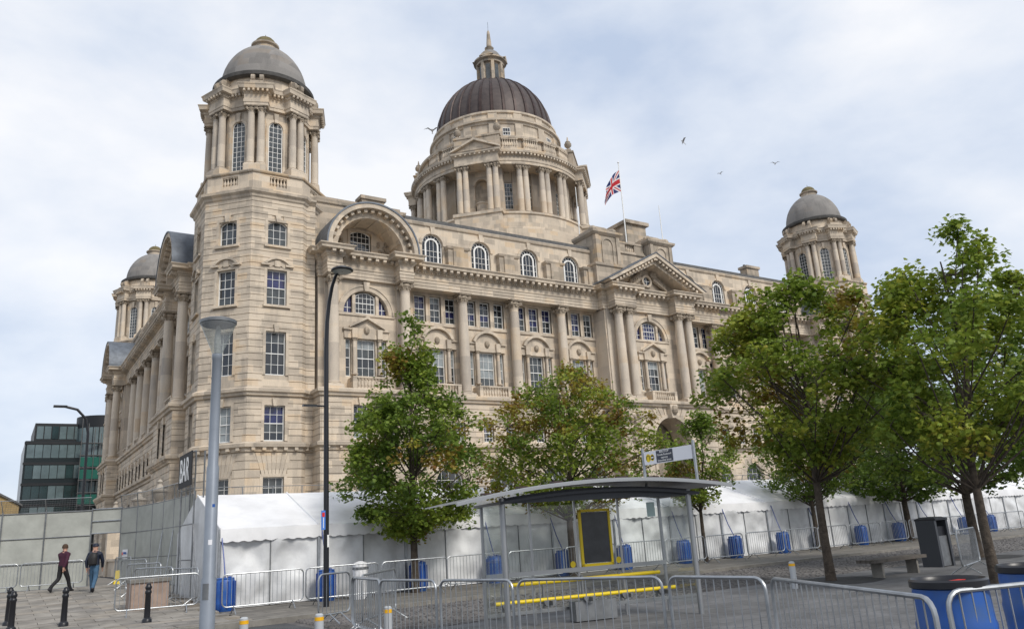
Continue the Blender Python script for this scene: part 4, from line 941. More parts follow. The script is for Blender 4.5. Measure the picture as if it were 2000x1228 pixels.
ORD = ['first', 'second', 'third', 'fourth', 'fifth', 'sixth', 'seventh', 'eighth', 'ninth', 'tenth', 'eleventh', 'twelfth', 'thirteenth', 'fourteenth', 'fifteenth', 'sixteenth', 'seventeenth', 'eighteenth', 'nineteenth', 'twentieth']
p0 = None
for i in range(20):
    x = -10.1+2.42*i; y = -33.5+rr.uniform(-.12, .12); dy = rr.uniform(-.12, .12)
    o = barrier((x, y), (x+2.3, y+dy), 'steel crowd barrier standing along the white tent, %s from its left corner' % ORD[i], p0, 'barriers along the tent')
    if p0 is None: p0 = o
FGB = [((-9.95, -44.35), (-9.7, -46.0)), ((-9.68, -46.12), (-9.36, -47.75)), ((-9.34, -47.86), (-8.5, -49.95)), ((-8.47, -50.05), (-8.43, -51.55)), ((-8.45, -51.66), (-9.8, -54.3)), ((-9.35, -54.15), (-7.6, -54.7))]
lab = ['steel barrier left of the bus shelter in the foreground row', 'steel barrier before the left post of the bus shelter', 'long steel barrier in front of the yellow shelter seat', 'steel barrier in front of the right shelter post', 'nearest long steel barrier reaching to the blue drum', 'steel barrier cut by the right edge in front of the blue drum']
for (a, b), l in zip(FGB, lab): barrier(a, b, l, None, 'barriers in the foreground row')
for a, b, l in (((-9.4, -39.6), (-8.5, -39.2), 'short-looking steel barrier end-on beside the black lamp post'), ((-9.75, -42.6), (-9.9, -44.25), 'steel barrier seen nearly edge-on left of the foreground row'), ((-9.62, -42.2), (-9.8, -44.0), 'steel barrier doubled behind the edge-on one'),
                ((-7.6, -39.8), (-9.3, -41.9), 'steel barrier set slantwise behind the edge-on pair'),
                ((-11.25, -19.7), (-10.95, -21.9), 'steel barrier next to the doorway of the hoarding'), ((-11.35, -22.3), (-10.75, -24.4), 'steel barrier second from the hoarding doorway'), ((-11.5, -25.2), (-10.7, -27.2), 'steel barrier third from the hoarding doorway'), ((-11.6, -27.8), (-10.75, -29.7), 'steel barrier fourth from the hoarding doorway'), ((-10.75, -29.1), (-10.3, -31.3), 'steel barrier at the tent corner end of the walkway'), ((-12.6, -31.6), (-10.4, -31.9), 'steel barrier before the planter at the tent corner'),
                ((-16.9, -18.6), (-14.7, -18.9), 'steel barrier at the left edge before the hoarding'), ((-14.6, -18.95), (-12.4, -19.3), 'steel barrier before the hoarding behind the walkers'), ((-19.2, -18.3), (-17.0, -18.55), 'steel barrier cut by the left edge of the picture'),
                ((5.0, -46.3), (7.2, -45.6), 'steel barrier beyond the drums near the right edge')):
    barrier(a, b, l)

# ---- marquee
TN = thing('white_marquee', 'long white marquee with scalloped valance along the foot of the building', 'tent', (15, -28, -.1))
X0, BAY, NB = -9.75, 3.15, 18; YF, YR, YB = -31.5, -28.0, -24.5; ZE, ZR, ZV = 2.28, 3.55, 1.92
def wrinkle(x, z, s): return .05*noise.noise((x*1.3, z*.9, s))+.03*noise.noise((x*3.1, z*2.0, s+9))
def cloth(mb, P, nu, nv, amp, seed, dirv):
    vs = []; 
    for j in range(nv+1):
        for i in range(nu+1):
            a, b = i/nu, j/nv; p = Vector(P[0])*(1-a)*(1-b)+Vector(P[1])*a*(1-b)+Vector(P[2])*a*b+Vector(P[3])*(1-a)*b
            e = min(1, 6*min(a, 1-a, .3))*min(1, 5*min(b+.05, 1-b+.05, .3)); w = amp*e*(noise.noise((p.x*.9+seed, p.y*.9, p.z*1.1))+.5*noise.noise((p.x*2.6, p.z*2.2+p.y*2, seed))); vs.append(tuple(p+Vector(dirv)*w))
    mb.add(vs, [(j*(nu+1)+i, j*(nu+1)+i+1, (j+1)*(nu+1)+i+1, (j+1)*(nu+1)+i) for j in range(nv) for i in range(nu)])
for i in range(NB):
    a, b = X0+BAY*i, X0+BAY*(i+1)
    q = MB(); cloth(q, [(a, YF-.06, ZE), (b, YF-.06, ZE), (b, YR, ZR), (a, YR, ZR)], 12, 8, .05, i*3.1, (0, -.3, 1)); q.obj('roof_panel', PVC, TN, True)
    q = MB(); cloth(q, [(a, YR, ZR-.005), (b, YR, ZR-.005), (b, YB, ZE), (a, YB, ZE)], 4, 2, .03, i*2.1, (0, 0, 1)); q.obj('roof_panel', PVC, TN, True)
    q = MB(); n = 34; vs = []
    for k in range(n+1):
        x = a+(b-a)*k/n; yy = YF-.07+.02*noise.noise((x*2.2, 3, i)); zz = ZV-.055*abs(math.sin(PI*k/n*9))
        vs += [(x, YF-.065, ZE+.0), (x, yy-.015, (ZE+ZV)/2), (x, yy-.02, zz)]
    q.add(vs, [(3*k+j, 3*k+3+j, 3*k+4+j, 3*k+1+j) for k in range(n) for j in range(2)]); q.obj('valance', PVC, TN, True)
    for h, (xa, xb) in enumerate(((a+.03, (a+b)/2), ((a+b)/2, b-.03))):
        q = MB(); cloth(q, [(xa, YF, -.08), (xb, YF, -.08), (xb, YF, ZE-.03), (xa, YF, ZE-.03)], 16, 20, .2, i*5.3+h*2.7, (0, 1, 0)); q.obj('wall_panel', PVC_W, TN, True)
        q = MB(); q.box(xb-.015, xb+.015, YF-.035, YF-.005, -.08, ZV+.1); q.obj('seam_strip', STEEL_D, TN)
for i in range(NB+1):
    x = X0+BAY*i; q = MB(); q.box(x-.04, x+.04, YF-.05, YF+.03, -.1, ZE); q.obj('leg', STEEL, TN)
    q = MB(); q.tube([(x, YF-.06, ZE+.02), (x, YR, ZR+.02)], .025, 6); q.obj('rafter', PVC, TN, True)
q = MB(); q.add([(X0, YF, -.1), (X0, YB, -.1), (X0, YB, ZE), (X0, YR, ZR), (X0, YF, ZE)], [(0, 1, 2, 3, 4)]); q.obj('gable_panel', PVC_W, TN)
q = MB(); q.add([(X0, YB, -.1), (X0+BAY*NB, YB, -.1), (X0+BAY*NB, YB, ZE), (X0, YB, ZE)], [(0, 1, 2, 3)]); q.obj('rear_wall_panel', PVC_W, TN)
FN = thing('mesh_fence', 'thin steel mesh fence rising behind the marquee ridge', 'fence', (10, -23.6, -.1))
for i in range(44):
    x = -9.6+1.25*i; q = MB(); q.tube([(x, -23.6, -.1), (x, -23.6, 3.55), (x-.08, -23.9, 4.12)], .022, 5); q.obj('post', STEEL, FN)
for z, y in ((3.6, -23.62), (4.12, -23.9), (2.4, -23.6)): q = MB(); q.tube([(-9.6, y, z), (44, y, z)], .014, 5); q.obj('rail', STEEL_D, FN)
q = MB()
for i in range(430): x = -9.6+.125*i; q.tube([(x, -23.62, 3.6), (x, -23.9, 4.12)], .003, 3)
q.obj('mesh_wires', STEEL_D, FN, kind='stuff')
# ---- ballast barrels with their straps
bp = thing('water_barrel', '', 'barrel', (0, 0, 0), 'blue ballast barrels of the tent', False)
q = MB(); q.lathe([(.02, 0), (.27, 0), (.29, .05), (.3, .2), (.305, .24), (.295, .27), (.3, .5), (.305, .62), (.295, .66), (.29, .85), (.26, .9), (.27, .93), (.25, .95), (.02, .94)], 20); q.obj('body', BLUE, bp, True)
for k in range(10):
    a = 2*PI*k/10; q = MB(); q.box(-.02, .02, .285, .315, .08, .85); o = q.obj('rib', BLUE_D, bp); o.rotation_euler = (0, 0, a)
q = MB(); q.lathe([(.02, .95), (.06, .95), (.06, .985), (.02, .99)], 10, .13, 0); q.obj('cap', BLUE_D, bp, True)
q = MB(); q.tube([(0, .0, .95), (.03, .3, 1.5), (0, .52, 2.2)], .02, 6); q.obj('strap', BLUE_D, bp, True)
for i in range(15):
    if i in (6,): pass
    o = bp if i == 0 else copy_tree(bp)
    o.location = (X0+BAY*i+rr.uniform(-.08, .22), -32.05+rr.uniform(-.08, .08), -.1); o.rotation_euler = (0, 0, rr.uniform(-.25, .25))
    o['label'] = 'blue ballast barrel strapped to the tent, %s from its left corner' % ORD[i]
# ---- large blue drums near the camera
def drum(x, y, label, tape):
    T0 = thing('blue_drum', label, 'drum', (x, y, -.12), 'large blue drums in the foreground')
    q = MB(); q.lathe([(.05, -.1), (.27, -.1), (.29, -.05), (.3, .2), (.305, .3), (.295, .33), (.3, .6), (.305, .7), (.295, .73), (.29, .93), (.285, .98)], 36, x, y); q.obj('body', BLUE, T0, True)
    q = MB(); q.lathe([(.293, .985), (.303, .99), (.303, 1.04), (.285, 1.055), (.272, 1.04), (.265, 1.01), (.03, 1.01)], 36, x, y); q.obj('lid', BLACK, T0, True)
    if tape: q = MB(); q.box(x-.03, x+.13, y-.08, y-.02, 1.0, 1.035); q.obj('bung', RED, T0)
    q = MB(); q.lathe([(.309, .35), (.309, .62)], 8, x, y, R(-100), R(-60)); q.obj('label_patch', mat('worn_label', (.25, .33, .45), .6, var=.4, vscale=9), T0, True)
drum(-8.98, -53.97, 'large blue drum with black lid and red bung near the right edge', True); drum(-7.42, -53.9, 'second blue drum, cut by the right edge of the picture', False)

# ---- hoarding with doorway
HB = thing('site_hoarding', 'pale grey panelled hoarding with a doorway and mesh on top', 'hoarding', (-12, -18, .5))
HP = [(-21, -15.6), (-18.8, -15.9), (-17.0, -16.25), (-15.4, -16.6), (-13.8, -17.05), (-12.05, -17.55)]
HP2 = [(-10.95, -18.2), (-10.5, -19.6), (-10.15, -21.2), (-9.95, -22.6), (-9.8, -24.0), (-9.65, -25.4), (-9.6, -26.8)]
def hoard_panel(a, b, z0, z1, name='panel'):
    d = Vector((b[0]-a[0], b[1]-a[1])).normalized(); n = Vector((-d.y, d.x))*.02
    q = MB(); q.plan([(a[0]+n.x, a[1]+n.y), (b[0]+n.x, b[1]+n.y), (b[0]-n.x, b[1]-n.y), (a[0]-n.x, a[1]-n.y)], z0, z1); return q.obj(name, PLY, HB)
for ch in (HP, HP2):
    for a, b in zip(ch, ch[1:]):
        for k in range(3):
            hoard_panel(a, b, .5+1.07*k+.012, .5+1.07*(k+1)-.012)
        for k in range(4): q = MB(); q.tube([(a[0], a[1]-.04, .52+1.06*k), (b[0], b[1]-.04, .52+1.06*k)], .025, 6); q.obj('rail', STEEL_D, HB)
        q = MB(); mid = ((a[0]+b[0])/2, (a[1]+b[1])/2)
        q.tube([(a[0], a[1], 3.75), (a[0]-.1, a[1]-.35, 4.25)], .02, 5); q.tube([(a[0]-.1, a[1]-.35, 4.25), (b[0]-.1, b[1]-.35, 4.25)], .015, 5); q.obj('topper_frame', STEEL, HB)
        n_ = MB(); A, B_ = Vector((a[0], a[1], 3.75)), Vector((b[0], b[1], 3.75)); off = Vector((-.1, -.35, .5))
        for i in range(28): p = A.lerp(B_, i/28); n_.tube([p, p+off], .004, 3)
        for j in range(6): n_.tube([A+off*(j/6), B_+off*(j/6)], .004, 3)
        n_.obj('topper_mesh', STEEL_D, HB, kind='stuff')
    for p in ch: q = MB(); q.tube([(p[0], p[1]-.06, .5), (p[0], p[1]-.06, 3.8)], .03, 6); q.obj('post', STEEL_D, HB)
for p in (HP[3], HP2[3], HP2[4]): q = MB(); q.tube([(p[0], p[1]-.05, 2.6), (p[0]-.5, p[1]-1.5, .52)], .018, 6); q.obj('brace', STEEL, HB)
hoard_panel(HP[-1], HP2[0], 2.72, 3.2); hoard_panel(HP[-1], HP2[0], 3.24, 3.72)
for z in (2.7, 3.22, 3.74): q = MB(); q.tube([(HP[-1][0], HP[-1][1]-.05, z), (HP2[0][0], HP2[0][1]-.05, z)], .03, 6); q.obj('lintel', STEEL, HB)
SIGNW = mat('white_notice', (.75, .75, .78), .6)
q = MB(); q.add([(-10.87, -18.6, 1.55), (-10.72, -19.05, 1.55), (-10.72, -19.05, 1.95), (-10.87, -18.6, 1.95)], [(0, 1, 2, 3)]); no = q.obj('notice', SIGNW); tag(no, 'small white notice with red and blue print by the hoarding doorway', 'notice')
q = MB(); q.add([(-10.9, -18.66, 1.72), (-10.87, -18.74, 1.72), (-10.87, -18.74, 1.84), (-10.9, -18.66, 1.84)], [(0, 1, 2, 3)]); q.obj('red_print', RED, no)
q = MB(); q.add([(-10.86, -18.8, 1.75), (-10.775, -19.02, 1.75), (-10.775, -19.02, 1.84), (-10.86, -18.8, 1.84)], [(0, 1, 2, 3)]); q.obj('blue_print', BLUE, no)
wf = thing('floor_sign', 'small yellow folding floor sign at the hoarding doorway', 'floor sign', (-11.05, -18.9, .55)); x, y = -11.05, -18.9
for s in (-1, 1): q = MB(); q.prism([(x-.14, .55), (x+.14, .55), (x+.07, 1.08), (x-.07, 1.08)], y+s*.12, y+s*.13) if False else q.add([(x-.14, y+s*.15, .55), (x+.14, y+s*.15, .55), (x+.08, y+s*.02, 1.1), (x-.08, y+s*.02, 1.1)], [(0, 1, 2, 3)]); q.obj('leaf', YEL, wf)
# ---- BAR sign on a steel frame at the tent corner
BS = thing('bar_sign', 'black banner with white letters BAR on a steel frame', 'sign', (-10, -27.5, 0))
for a in ((-10.0, -26.4), (-9.9, -28.2)):
    for dx in (0, .3): q = MB(); q.tube([(a[0]+dx, a[1], .1), (a[0]+dx, a[1], 5.1)], .03, 6); q.obj('frame_post', STEEL_D, BS)
    q = MB(); q.tube([(a[0], a[1], 2.6), (a[0]-.1, a[1]-1.3, .0)], .02, 6); q.obj('brace', STEEL_D, BS)
for z in (1.4, 2.6, 3.8, 5.1): q = MB(); q.tube([(-10.0, -26.4, z), (-9.9, -28.2, z)], .025, 6); q.obj('frame_rail', STEEL_D, BS)
q = MB(); q.box(-10.1, -10.06, -28.5, -26.3, 3.9, 5.08); bo = q.obj('banner', mat('black_banner', (.008, .008, .01), .7), BS)
cu = bpy.data.curves.new('letters', 'FONT'); cu.body = 'BAR'; cu.size = 1.15; cu.align_x = 'CENTER'; cu.align_y = 'CENTER'; cu.extrude = .004; cu.offset = .02
lt = bpy.data.objects.new('letters_tmp', cu); COL.objects.link(lt); dg = bpy.context.evaluated_depsgraph_get(); me = bpy.data.meshes.new_from_object(lt.evaluated_get(dg)); bpy.data.objects.remove(lt)
def text_mesh(body, size, m_):
    cu = bpy.data.curves.new('t', 'FONT'); cu.body = body; cu.size = size; cu.align_x = 'CENTER'; cu.align_y = 'CENTER'; cu.extrude = .002
    o = bpy.data.objects.new('t', cu); COL.objects.link(o); dg = bpy.context.evaluated_depsgraph_get(); dg.update(); me = bpy.data.meshes.new_from_object(o.evaluated_get(dg)); bpy.data.objects.remove(o)
    me.materials.clear(); me.materials.append(m_); return me
me.materials.clear(); me.materials.append(WHITE)
lo = link('letters', me, BS); lo.matrix_parent_inverse = Matrix.Translation((10, 27.5, 0))
lo.matrix_basis = Matrix.Translation((-10.108, -27.32, 4.46)) @ Matrix(((0, 0, -1), (-1, 0, 0), (0, 1, 0))).to_4x4() @ Matrix.Scale(.78, 4, (1, 0, 0))

# ---- lamp posts
LGL = CLEAR.copy(); LGL.name = 'lantern_glass'
t_ = LGL.node_tree; df_ = t_.nodes.new('ShaderNodeBsdfDiffuse'); df_.inputs[0].default_value = (.55, .57, .58, 1); m2_ = t_.nodes.new('ShaderNodeMixShader'); m2_.inputs[0].default_value = .3
out_ = t_.nodes['Material Output']; src_ = out_.inputs[0].links[0].from_socket; t_.links.new(src_, m2_.inputs[1]); t_.links.new(df_.outputs[0], m2_.inputs[2]); t_.links.new(m2_.outputs[0], out_.inputs[0])
LP = thing('lamp_post', 'grey lamp post with glass cone lantern in the foreground', 'lamp post', (-12.7, -43.8, -.23)); x, y = -12.7, -43.8
q = MB(); q.lathe([(.12, -.23), (.12, 1.2), (.1, 1.25), (.1, 3.0), (.085, 3.05), (.078, 4.86), (.085, 4.87), (.085, 4.96), (.02, 4.97)], 24, x, y); q.obj('pole', GREYP, LP, True)
q = MB(); q.lathe([(.075, 4.94), (.11, 5.04), (.3, 5.5)], 32, x, y); q.obj('glass_cone', LGL, LP, True)
q = MB(); q.lathe([(.27, 5.48), (.31, 5.51), (.315, 5.56), (.22, 5.6), (.02, 5.61)], 32, x, y); q.obj('lantern_cap', STEEL_D, LP, True)
q = MB(); q.lathe([(.1005, .9), (.1215, .9), (.1215, 1.15), (.1005, 1.15)], 8, x, y, R(-150), R(-100)); q.obj('access_door', STEEL_D, LP)
q = MB(); q.lathe([(.1015, 1.75), (.1015, 1.83)], 3, x, y, R(-120), R(-85)); q.obj('sticker', SIGNW, LP)
q = MB(); q.lathe([(.1018, 2.35), (.1018, 2.4)], 3, x, y, R(-95), R(-70)); q.obj('sticker', BLUE, LP)
q = MB(); q.lathe([(.02, 4.96), (.05, 4.98), (.06, 5.2), (.03, 5.48)], 14, x, y); q.obj('lamp_insert', mat('frosted_insert', (.5, .5, .48), .5, var=.5, vscale=14), LP, True)
BLP = thing('lamp_post', 'tall black lamp post with a flat disc head before the tent', 'lamp post', (-7.4, -34.5, -.1)); x, y = -7.4, -34.5
dr = Vector((.3, -1, 0)).normalized(); p = [Vector((x, y, -.1)), Vector((x, y, 4)), Vector((x, y, 7.6))]+[Vector((x, y, 7.6))+dr*(1.0*(1-math.cos(a))*.72)+Vector((0, 0, 2.35*math.sin(a))) for a in (R(20), R(38), R(55), R(70), R(82))]
q = MB(); q.tube(p[:3], .085, 12, r1=.07); q.tube(p[2:], .068, 10, r1=.045); q.obj('pole', BLACK, BLP, True)
hd = p[-1]; q = MB(); q.lathe([(.02, .1), (.2, .09), (.33, .03), (.35, -.02), (.31, -.05)], 24, hd.x+dr.x*.2, hd.y+dr.y*.2); o = q.obj('lamp_head', BLACK, BLP, True); o.location.z += hd.z; 
q = MB(); q.lathe([(.3, -.05), (.02, -.055)], 24, hd.x+dr.x*.2, hd.y+dr.y*.2); o = q.obj('lens', mat('lamp_lens', (.3, .33, .34), .2), BLP, True); o.location.z += hd.z
q = MB(); q.tube([(x, y, 5.72), (x-.35, y+.05, 5.74)], .03, 6); q.box(x-.72, x-.3, y-.02, y+.12, 5.71, 5.77); q.obj('side_lamp', BLACK, BLP)
q = MB(); q.box(x-.19, x-.07, y-.13, y-.1, 2.05, 2.6); so2 = q.obj('blue_sign', mat('blue_sign', (.07, .2, .6), .4), BLP); q = MB(); q.box(x-.17, x-.09, y-.135, y-.131, 2.42, 2.54); q.obj('red_mark', RED, so2); q = MB(); q.box(x-.14, x-.12, y-.135, y-.131, 2.1, 2.4); q.obj('white_mark', WHITE, so2)
q = MB(); q.box(x+.0, x+.05, y-.1, y-.085, 1.55, 1.9); q.obj('white_plate', WHITE, BLP)
for bx, by, hgt, lab_ in ((-11.8, -9.3, 9.2, 'distant dark lamp post with curved arm behind the hoarding'),):
    F = thing('lamp_post', lab_, 'lamp post', (bx, by, .5)); q = MB(); q.tube([(bx, by, .5), (bx, by, hgt-1), (bx-.15, by, hgt-.2), (bx-.6, by, hgt+.3), (bx-1.2, by, hgt+.45)], .07, 8); q.obj('pole', BLACK, F, True)
    q = MB(); q.box(bx-1.75, bx-1.1, by-.13, by+.13, hgt+.4, hgt+.5); q.obj('lamp_head', BLACK, F)

# ---- bollards
def bollard(x, y, label):
    z = gz(x, y); B = thing('bollard', label, 'bollard', (x, y, z), 'black cast bollards on the left pavement')
    q = MB(); q.lathe([(.02, 0), (.125, 0), (.125, .1), (.1, .13), (.08, .15), (.07, .75), (.085, .77), (.085, .82), (.07, .84)], 12, 0, 0); o = q.obj('shaft', BLACK, B, True); o.location = (x, y, z)
    q = MB(); q.lathe([(.07, .83), (.065, .86), (.085, .89), (.085, .94), (.06, .97), (.06, 1.01), (.02, 1.03)], 12, 0, 0); o = q.obj('head', BLACK, B, True); o.location = (x, y, z)
bollard(-15.15, -30.9, 'black bollard furthest left, behind its neighbour'); bollard(-15.1, -32.3, 'black bollard at the left edge, in front of another'); bollard(-13.9, -32.3, 'black bollard below the walking man in maroon'); bollard(-12.05, -33.7, 'black bollard nearest the tent corner')
WBOL = mat('white_bollard', (.42, .44, .46), .5)
for x, y, l in ((-11.95, -43.15, 'short pale bollard with yellow band beside the grey pole'), (-10.95, -44.1, 'short pale bollard with yellow band below the lamp post'), (-9.72, -44.15, 'short pale bollard with yellow band behind the barrier end'), (1.0, -44.3, 'short pale bollard with yellow band left of the bench tree')):
    z = -.23 if x < -9.2 else -.12
    B = thing('marker_bollard', l, 'bollard', (x, y, z), 'short pale bollards with yellow bands')
    q = MB(); q.lathe([(.075, z), (.075, .42), (.07, .5), (.05, .52), (.01, .525)], 14, x, y); q.obj('post', WBOL, B, True)
    q = MB(); q.lathe([(.078, .41), (.077, .47)], 14, x, y); q.obj('band', mat('amber_band', (.8, .42, .01), .4) if 'amber_band' not in MATS else MATS['amber_band'], B, True)

# ---- bus shelter, local x along it
SH = thing('bus_shelter', 'glass bus shelter with curved roof, yellow seat rails and poster frame', 'bus shelter', (-7.88, -45.2, -.12), None, False)
SH.rotation_euler = (0, 0, math.atan2(-.75, 3.9)); Ls = 4.05
ALU = mat('shelter_aluminium', (.36, .37, .38), .35, .8); ALU_D = mat('shelter_grey', (.055, .06, .07), .4, .3)
for x, y in ((0, 0), (Ls, 0)): q = MB(); q.tube([(x, y, 0), (x, y, 2.38)], .055, 12); q.obj('post', ALU, SH, True)
for x in (.0, Ls): q = MB(); q.tube([(x, 1.15, 0), (x, 1.15, 2.3)], .035, 8); q.obj('rear_post', ALU, SH, True)
for i in range(1, 4): x = Ls*i/4; q = MB(); q.box(x-.02, x+.02, 1.13, 1.17, 0, 2.3); q.obj('mullion', ALU, SH)
for i in range(4): q = MB(); q.add([(Ls*i/4+.025, 1.15, .2), (Ls*(i+1)/4-.025, 1.15, .2), (Ls*(i+1)/4-.025, 1.15, 2.28), (Ls*i/4+.025, 1.15, 2.28)], [(0, 1, 2, 3)]); q.obj('glass_panel', CLEAR, SH)
for x in (0, Ls): q = MB(); q.add([(x, .06, .2), (x, 1.11, .2), (x, 1.11, 2.25), (x, .06, 2.25)], [(0, 1, 2, 3)]); q.obj('end_glass_panel', CLEAR, SH)
def roofz(x): return 2.6-.03*(x-2.1)**2
def roof_sheet(y0, y1, dz, th, n=18, x0=-1.1, x1=4.6):
    q = MB(); vs = []
    for i in range(n+1):
        x = x0+(x1-x0)*i/n; z = roofz(x)+dz; vs += [(x, y0, z), (x, y1, z+.0), (x, y1, z+th), (x, y0, z+th)]
    q.add(vs, [(0, 1, 2, 3), (4*n+3, 4*n+2, 4*n+1, 4*n)]+[(4*i+j, 4*i+4+j, 4*i+4+(j+1) % 4, 4*i+(j+1) % 4) for i in range(n) for j in range(4)]); return q
roof_sheet(-.72, 1.3, 0, .02).obj('roof', ALU, SH); roof_sheet(-.76, -.7, -.05, .055).obj('roof_edge', ALU, SH); roof_sheet(-.2, 1.3, -.2, .05, 14, -.1, 4.2).obj('roof_lining', ALU_D, SH)
q = MB(); vs = []
for i in range(15): x = -.05+4.15*i/14; vs += [(x, -.03, 2.27), (x, -.03, roofz(x)-.1)]
q.add(vs, [(2*i, 2*i+2, 2*i+3, 2*i+1) for i in range(14)]); q.obj('fascia', ALU_D, SH)
for i in range(8): x = -.5+.68*i; q = MB(); q.box(x-.05, x+.05, -.24, -.14, roofz(x)-.03, roofz(x)-.005) if i > 99 else q.box(x-.09, x+.09, -.68, -.5, roofz(x)+.021, roofz(x)+.05); q.obj('roof_bracket', COPPER_R, SH)
q = MB(); q.box(0, Ls, 1.08, 1.13, .92, 1.0); q.obj('waist_rail', ALU, SH); q = MB(); q.box(0, Ls, 1.1, 1.14, .22, .28); q.obj('kick_rail', ALU, SH)
for y, z, x0_, x1_ in ((.75, .48, .05, 4.0), (1.0, .78, .3, 3.8)): q = MB(); q.tube([(x0_, y, z), (x1_, y, z)], .038, 10); q.obj('seat_rail', YEL, SH, True)
for i in range(5): x = .3+.85*i; q = MB(); q.prism([(x-.015, .38), (x+.015, .38), (x+.015, .46), (x-.015, .46)], .55, 1.12); q.prism([(x-.02, .3), (x+.02, .3), (x+.02, .85), (x-.02, .85)], .98, 1.03); q.arch(x, .47, .01, .13, .7, .8, PI, 2*PI, 8); q.obj('seat_bracket', STEEL_D, SH)
q = MB()
for a, b, c_, d_ in ((2.08, 2.13, 1.0, 2.12), (2.75, 2.8, 1.0, 2.12), (2.08, 2.8, 1.0, 1.05), (2.08, 2.8, 2.07, 2.12)): q.box(a, b, 1.07, 1.13, c_, d_)
pf = q.obj('poster_frame', YEL, SH); q = MB(); q.box(2.14, 2.74, 1.08, 1.12, 1.06, 2.06); q.obj('poster_panel', mat('dark_poster', (.05, .055, .062), .25, var=.3, vscale=5), pf)
for x, z in ((1.9, 1.06), (2.95, 1.08)):
    q = MB(); n = 14; q.add([(x+.06*math.cos(2*PI*i/n), 1.135, z+.065*math.sin(2*PI*i/n)) for i in range(n)], [tuple(range(n))]); q.obj('yellow_sticker', YEL, SH)
q = MB(); q.box(1.7, 2.6, .75, 1.05, .02, .38); q.obj('equipment_box', STEEL_D, SH)
q = MB(); q.box(3.75, 3.95, 1.158, 1.162, 1.9, 2.2); q.obj('pale_sticker', mat('pale_sticker', (.5, .68, .7), .5), SH)
# ---- bus stop flag
BSF = thing('bus_stop_sign', 'white bus stop sign between two posts above the shelter', 'sign', (-4.22, -45.85, -.12), None, False); BSF.rotation_euler = (0, 0, R(-88))
for x in (-.72, .72): q = MB(); q.tube([(x, 0, 2.5), (x, 0, 3.3)], .032, 8); q.obj('post', STEEL, BSF, True)
q = MB(); q.box(-.68, .68, -.02, .02, 2.945, 3.215); pl_ = q.obj('panel', SIGNW, BSF)
q = MB(); q.box(-.31, .16, -.026, -.021, 2.962, 3.2); q.obj('slate_field', mat('slate_sign_field', (.045, .05, .07), .5), pl_)
def disc(x, rx, rz_, y, m_, nm):
    q = MB(); n = 20; q.add([(x+rx*math.cos(2*PI*i/n), y, 3.08+rz_*math.sin(2*PI*i/n)) for i in range(n)], [tuple(range(n))]); q.obj(nm, m_, pl_)
disc(-.55, .072, .085, -.0225, YEL, 'yellow_disc'); disc(-.43, .06, .07, -.0235, YEL, 'yellow_disc'); disc(-.425, .045, .053, -.0255, BLACK, 'black_disc')
q = MB(); q.arch(-.55, 3.085, .04, .052, -.028, -.025, 0, PI, 12); q.box(-.602, -.59, -.028, -.025, 3.04, 3.085); q.box(-.51, -.498, -.028, -.025, 3.04, 3.085); q.obj('arch_emblem', BLACK, pl_)
q = MB(); q.box(-.462, -.388, -.03, -.0265, 3.068, 3.092); q.obj('bar_emblem', WHITE, pl_)
for i, s_ in enumerate(('BUS STOP', 'Canada Boulevard', 'opposite', 'Brunswick Street')):
    me_ = text_mesh(s_, .06 if i == 0 else .055, WHITE); o = link('lettering', me_, pl_); o.matrix_basis = Matrix.Translation((-.075, -.03, 3.17-.058*i)) @ Matrix.Rotation(PI/2, 4, 'X')

# ---- bench, bin
BN = thing('bench', 'low grey slab bench on two legs beside the litter bin', 'bench', (4.9, -44.5, -.12)); WOOD = mat('weathered_timber', (.12, .105, .09), .8, var=.4, vscale=5)
BN.rotation_euler = (0, 0, 0)
for j in range(4): q = MB(); q.box(3.7, 6.1, -44.75+.14*j, -44.63+.14*j, .27, .35); q.obj('slat', WOOD, BN)
for x in (4.15, 5.75): q = MB(); q.box(x-.04, x+.04, -44.66, -44.34, -.12, .265); q.obj('leg', KERB, BN)
BI = thing('litter_bin', 'dark square litter bin with open top beside the bench', 'bin', (8.1, -43.9, -.12))
for x in (7.78, 8.38): q = MB(); q.box(x-.05, x+.05, -44.2, -43.6, -.12, 1.2); q.obj('side_panel', mat('bin_grey', (.05, .055, .065), .5) if 'bin_grey' not in MATS else MATS['bin_grey'], BI)
q = MB(); q.box(7.835, 8.325, -44.15, -43.65, -.1, .75); q.obj('body', STEEL_D, BI); q = MB(); q.box(7.832, 8.328, -44.12, -43.68, .75, 1.02); q.obj('bag', BLACK, BI); q = MB(); q.lathe([(.47, 1.2), (.47, 1.25), (.3, 1.3), (.02, 1.31)], 4, 8.08, -43.9, PI/4, PI/4+2*PI); q.obj('hood', BLACK, BI)
PL = thing('stone_planter', 'pink-grey stone planter block behind the barriers at the tent corner', 'planter', (-11.4, -29.6, .07)); q = MB(); q.box(-12.0, -10.95, -30.3, -29.2, .0, .85); q.obj('block', mat('pinkish_stone', (.36, .27, .22), .85, var=.3, vscale=3), PL); q = MB(); q.box(-12.05, -10.9, -30.35, -29.15, .85, .95); q.obj('rim', KERB, PL)
TB = thing('water_dispenser', 'white rounded plastic post behind the barriers by the black lamp', 'post', (-5.7, -33.0, -.1)); q = MB(); q.lathe([(.2, -.1), (.22, .5), (.24, .8), (.2, 1.0), (.05, 1.05)], 14, -5.7, -32.9); q.obj('body', PVC, TB, True); q = MB(); q.lathe([(.21, .78), (.26, .8), (.26, .86), (.21, .88)], 14, -5.7, -32.9); q.obj('band', STEEL_D, TB, True)
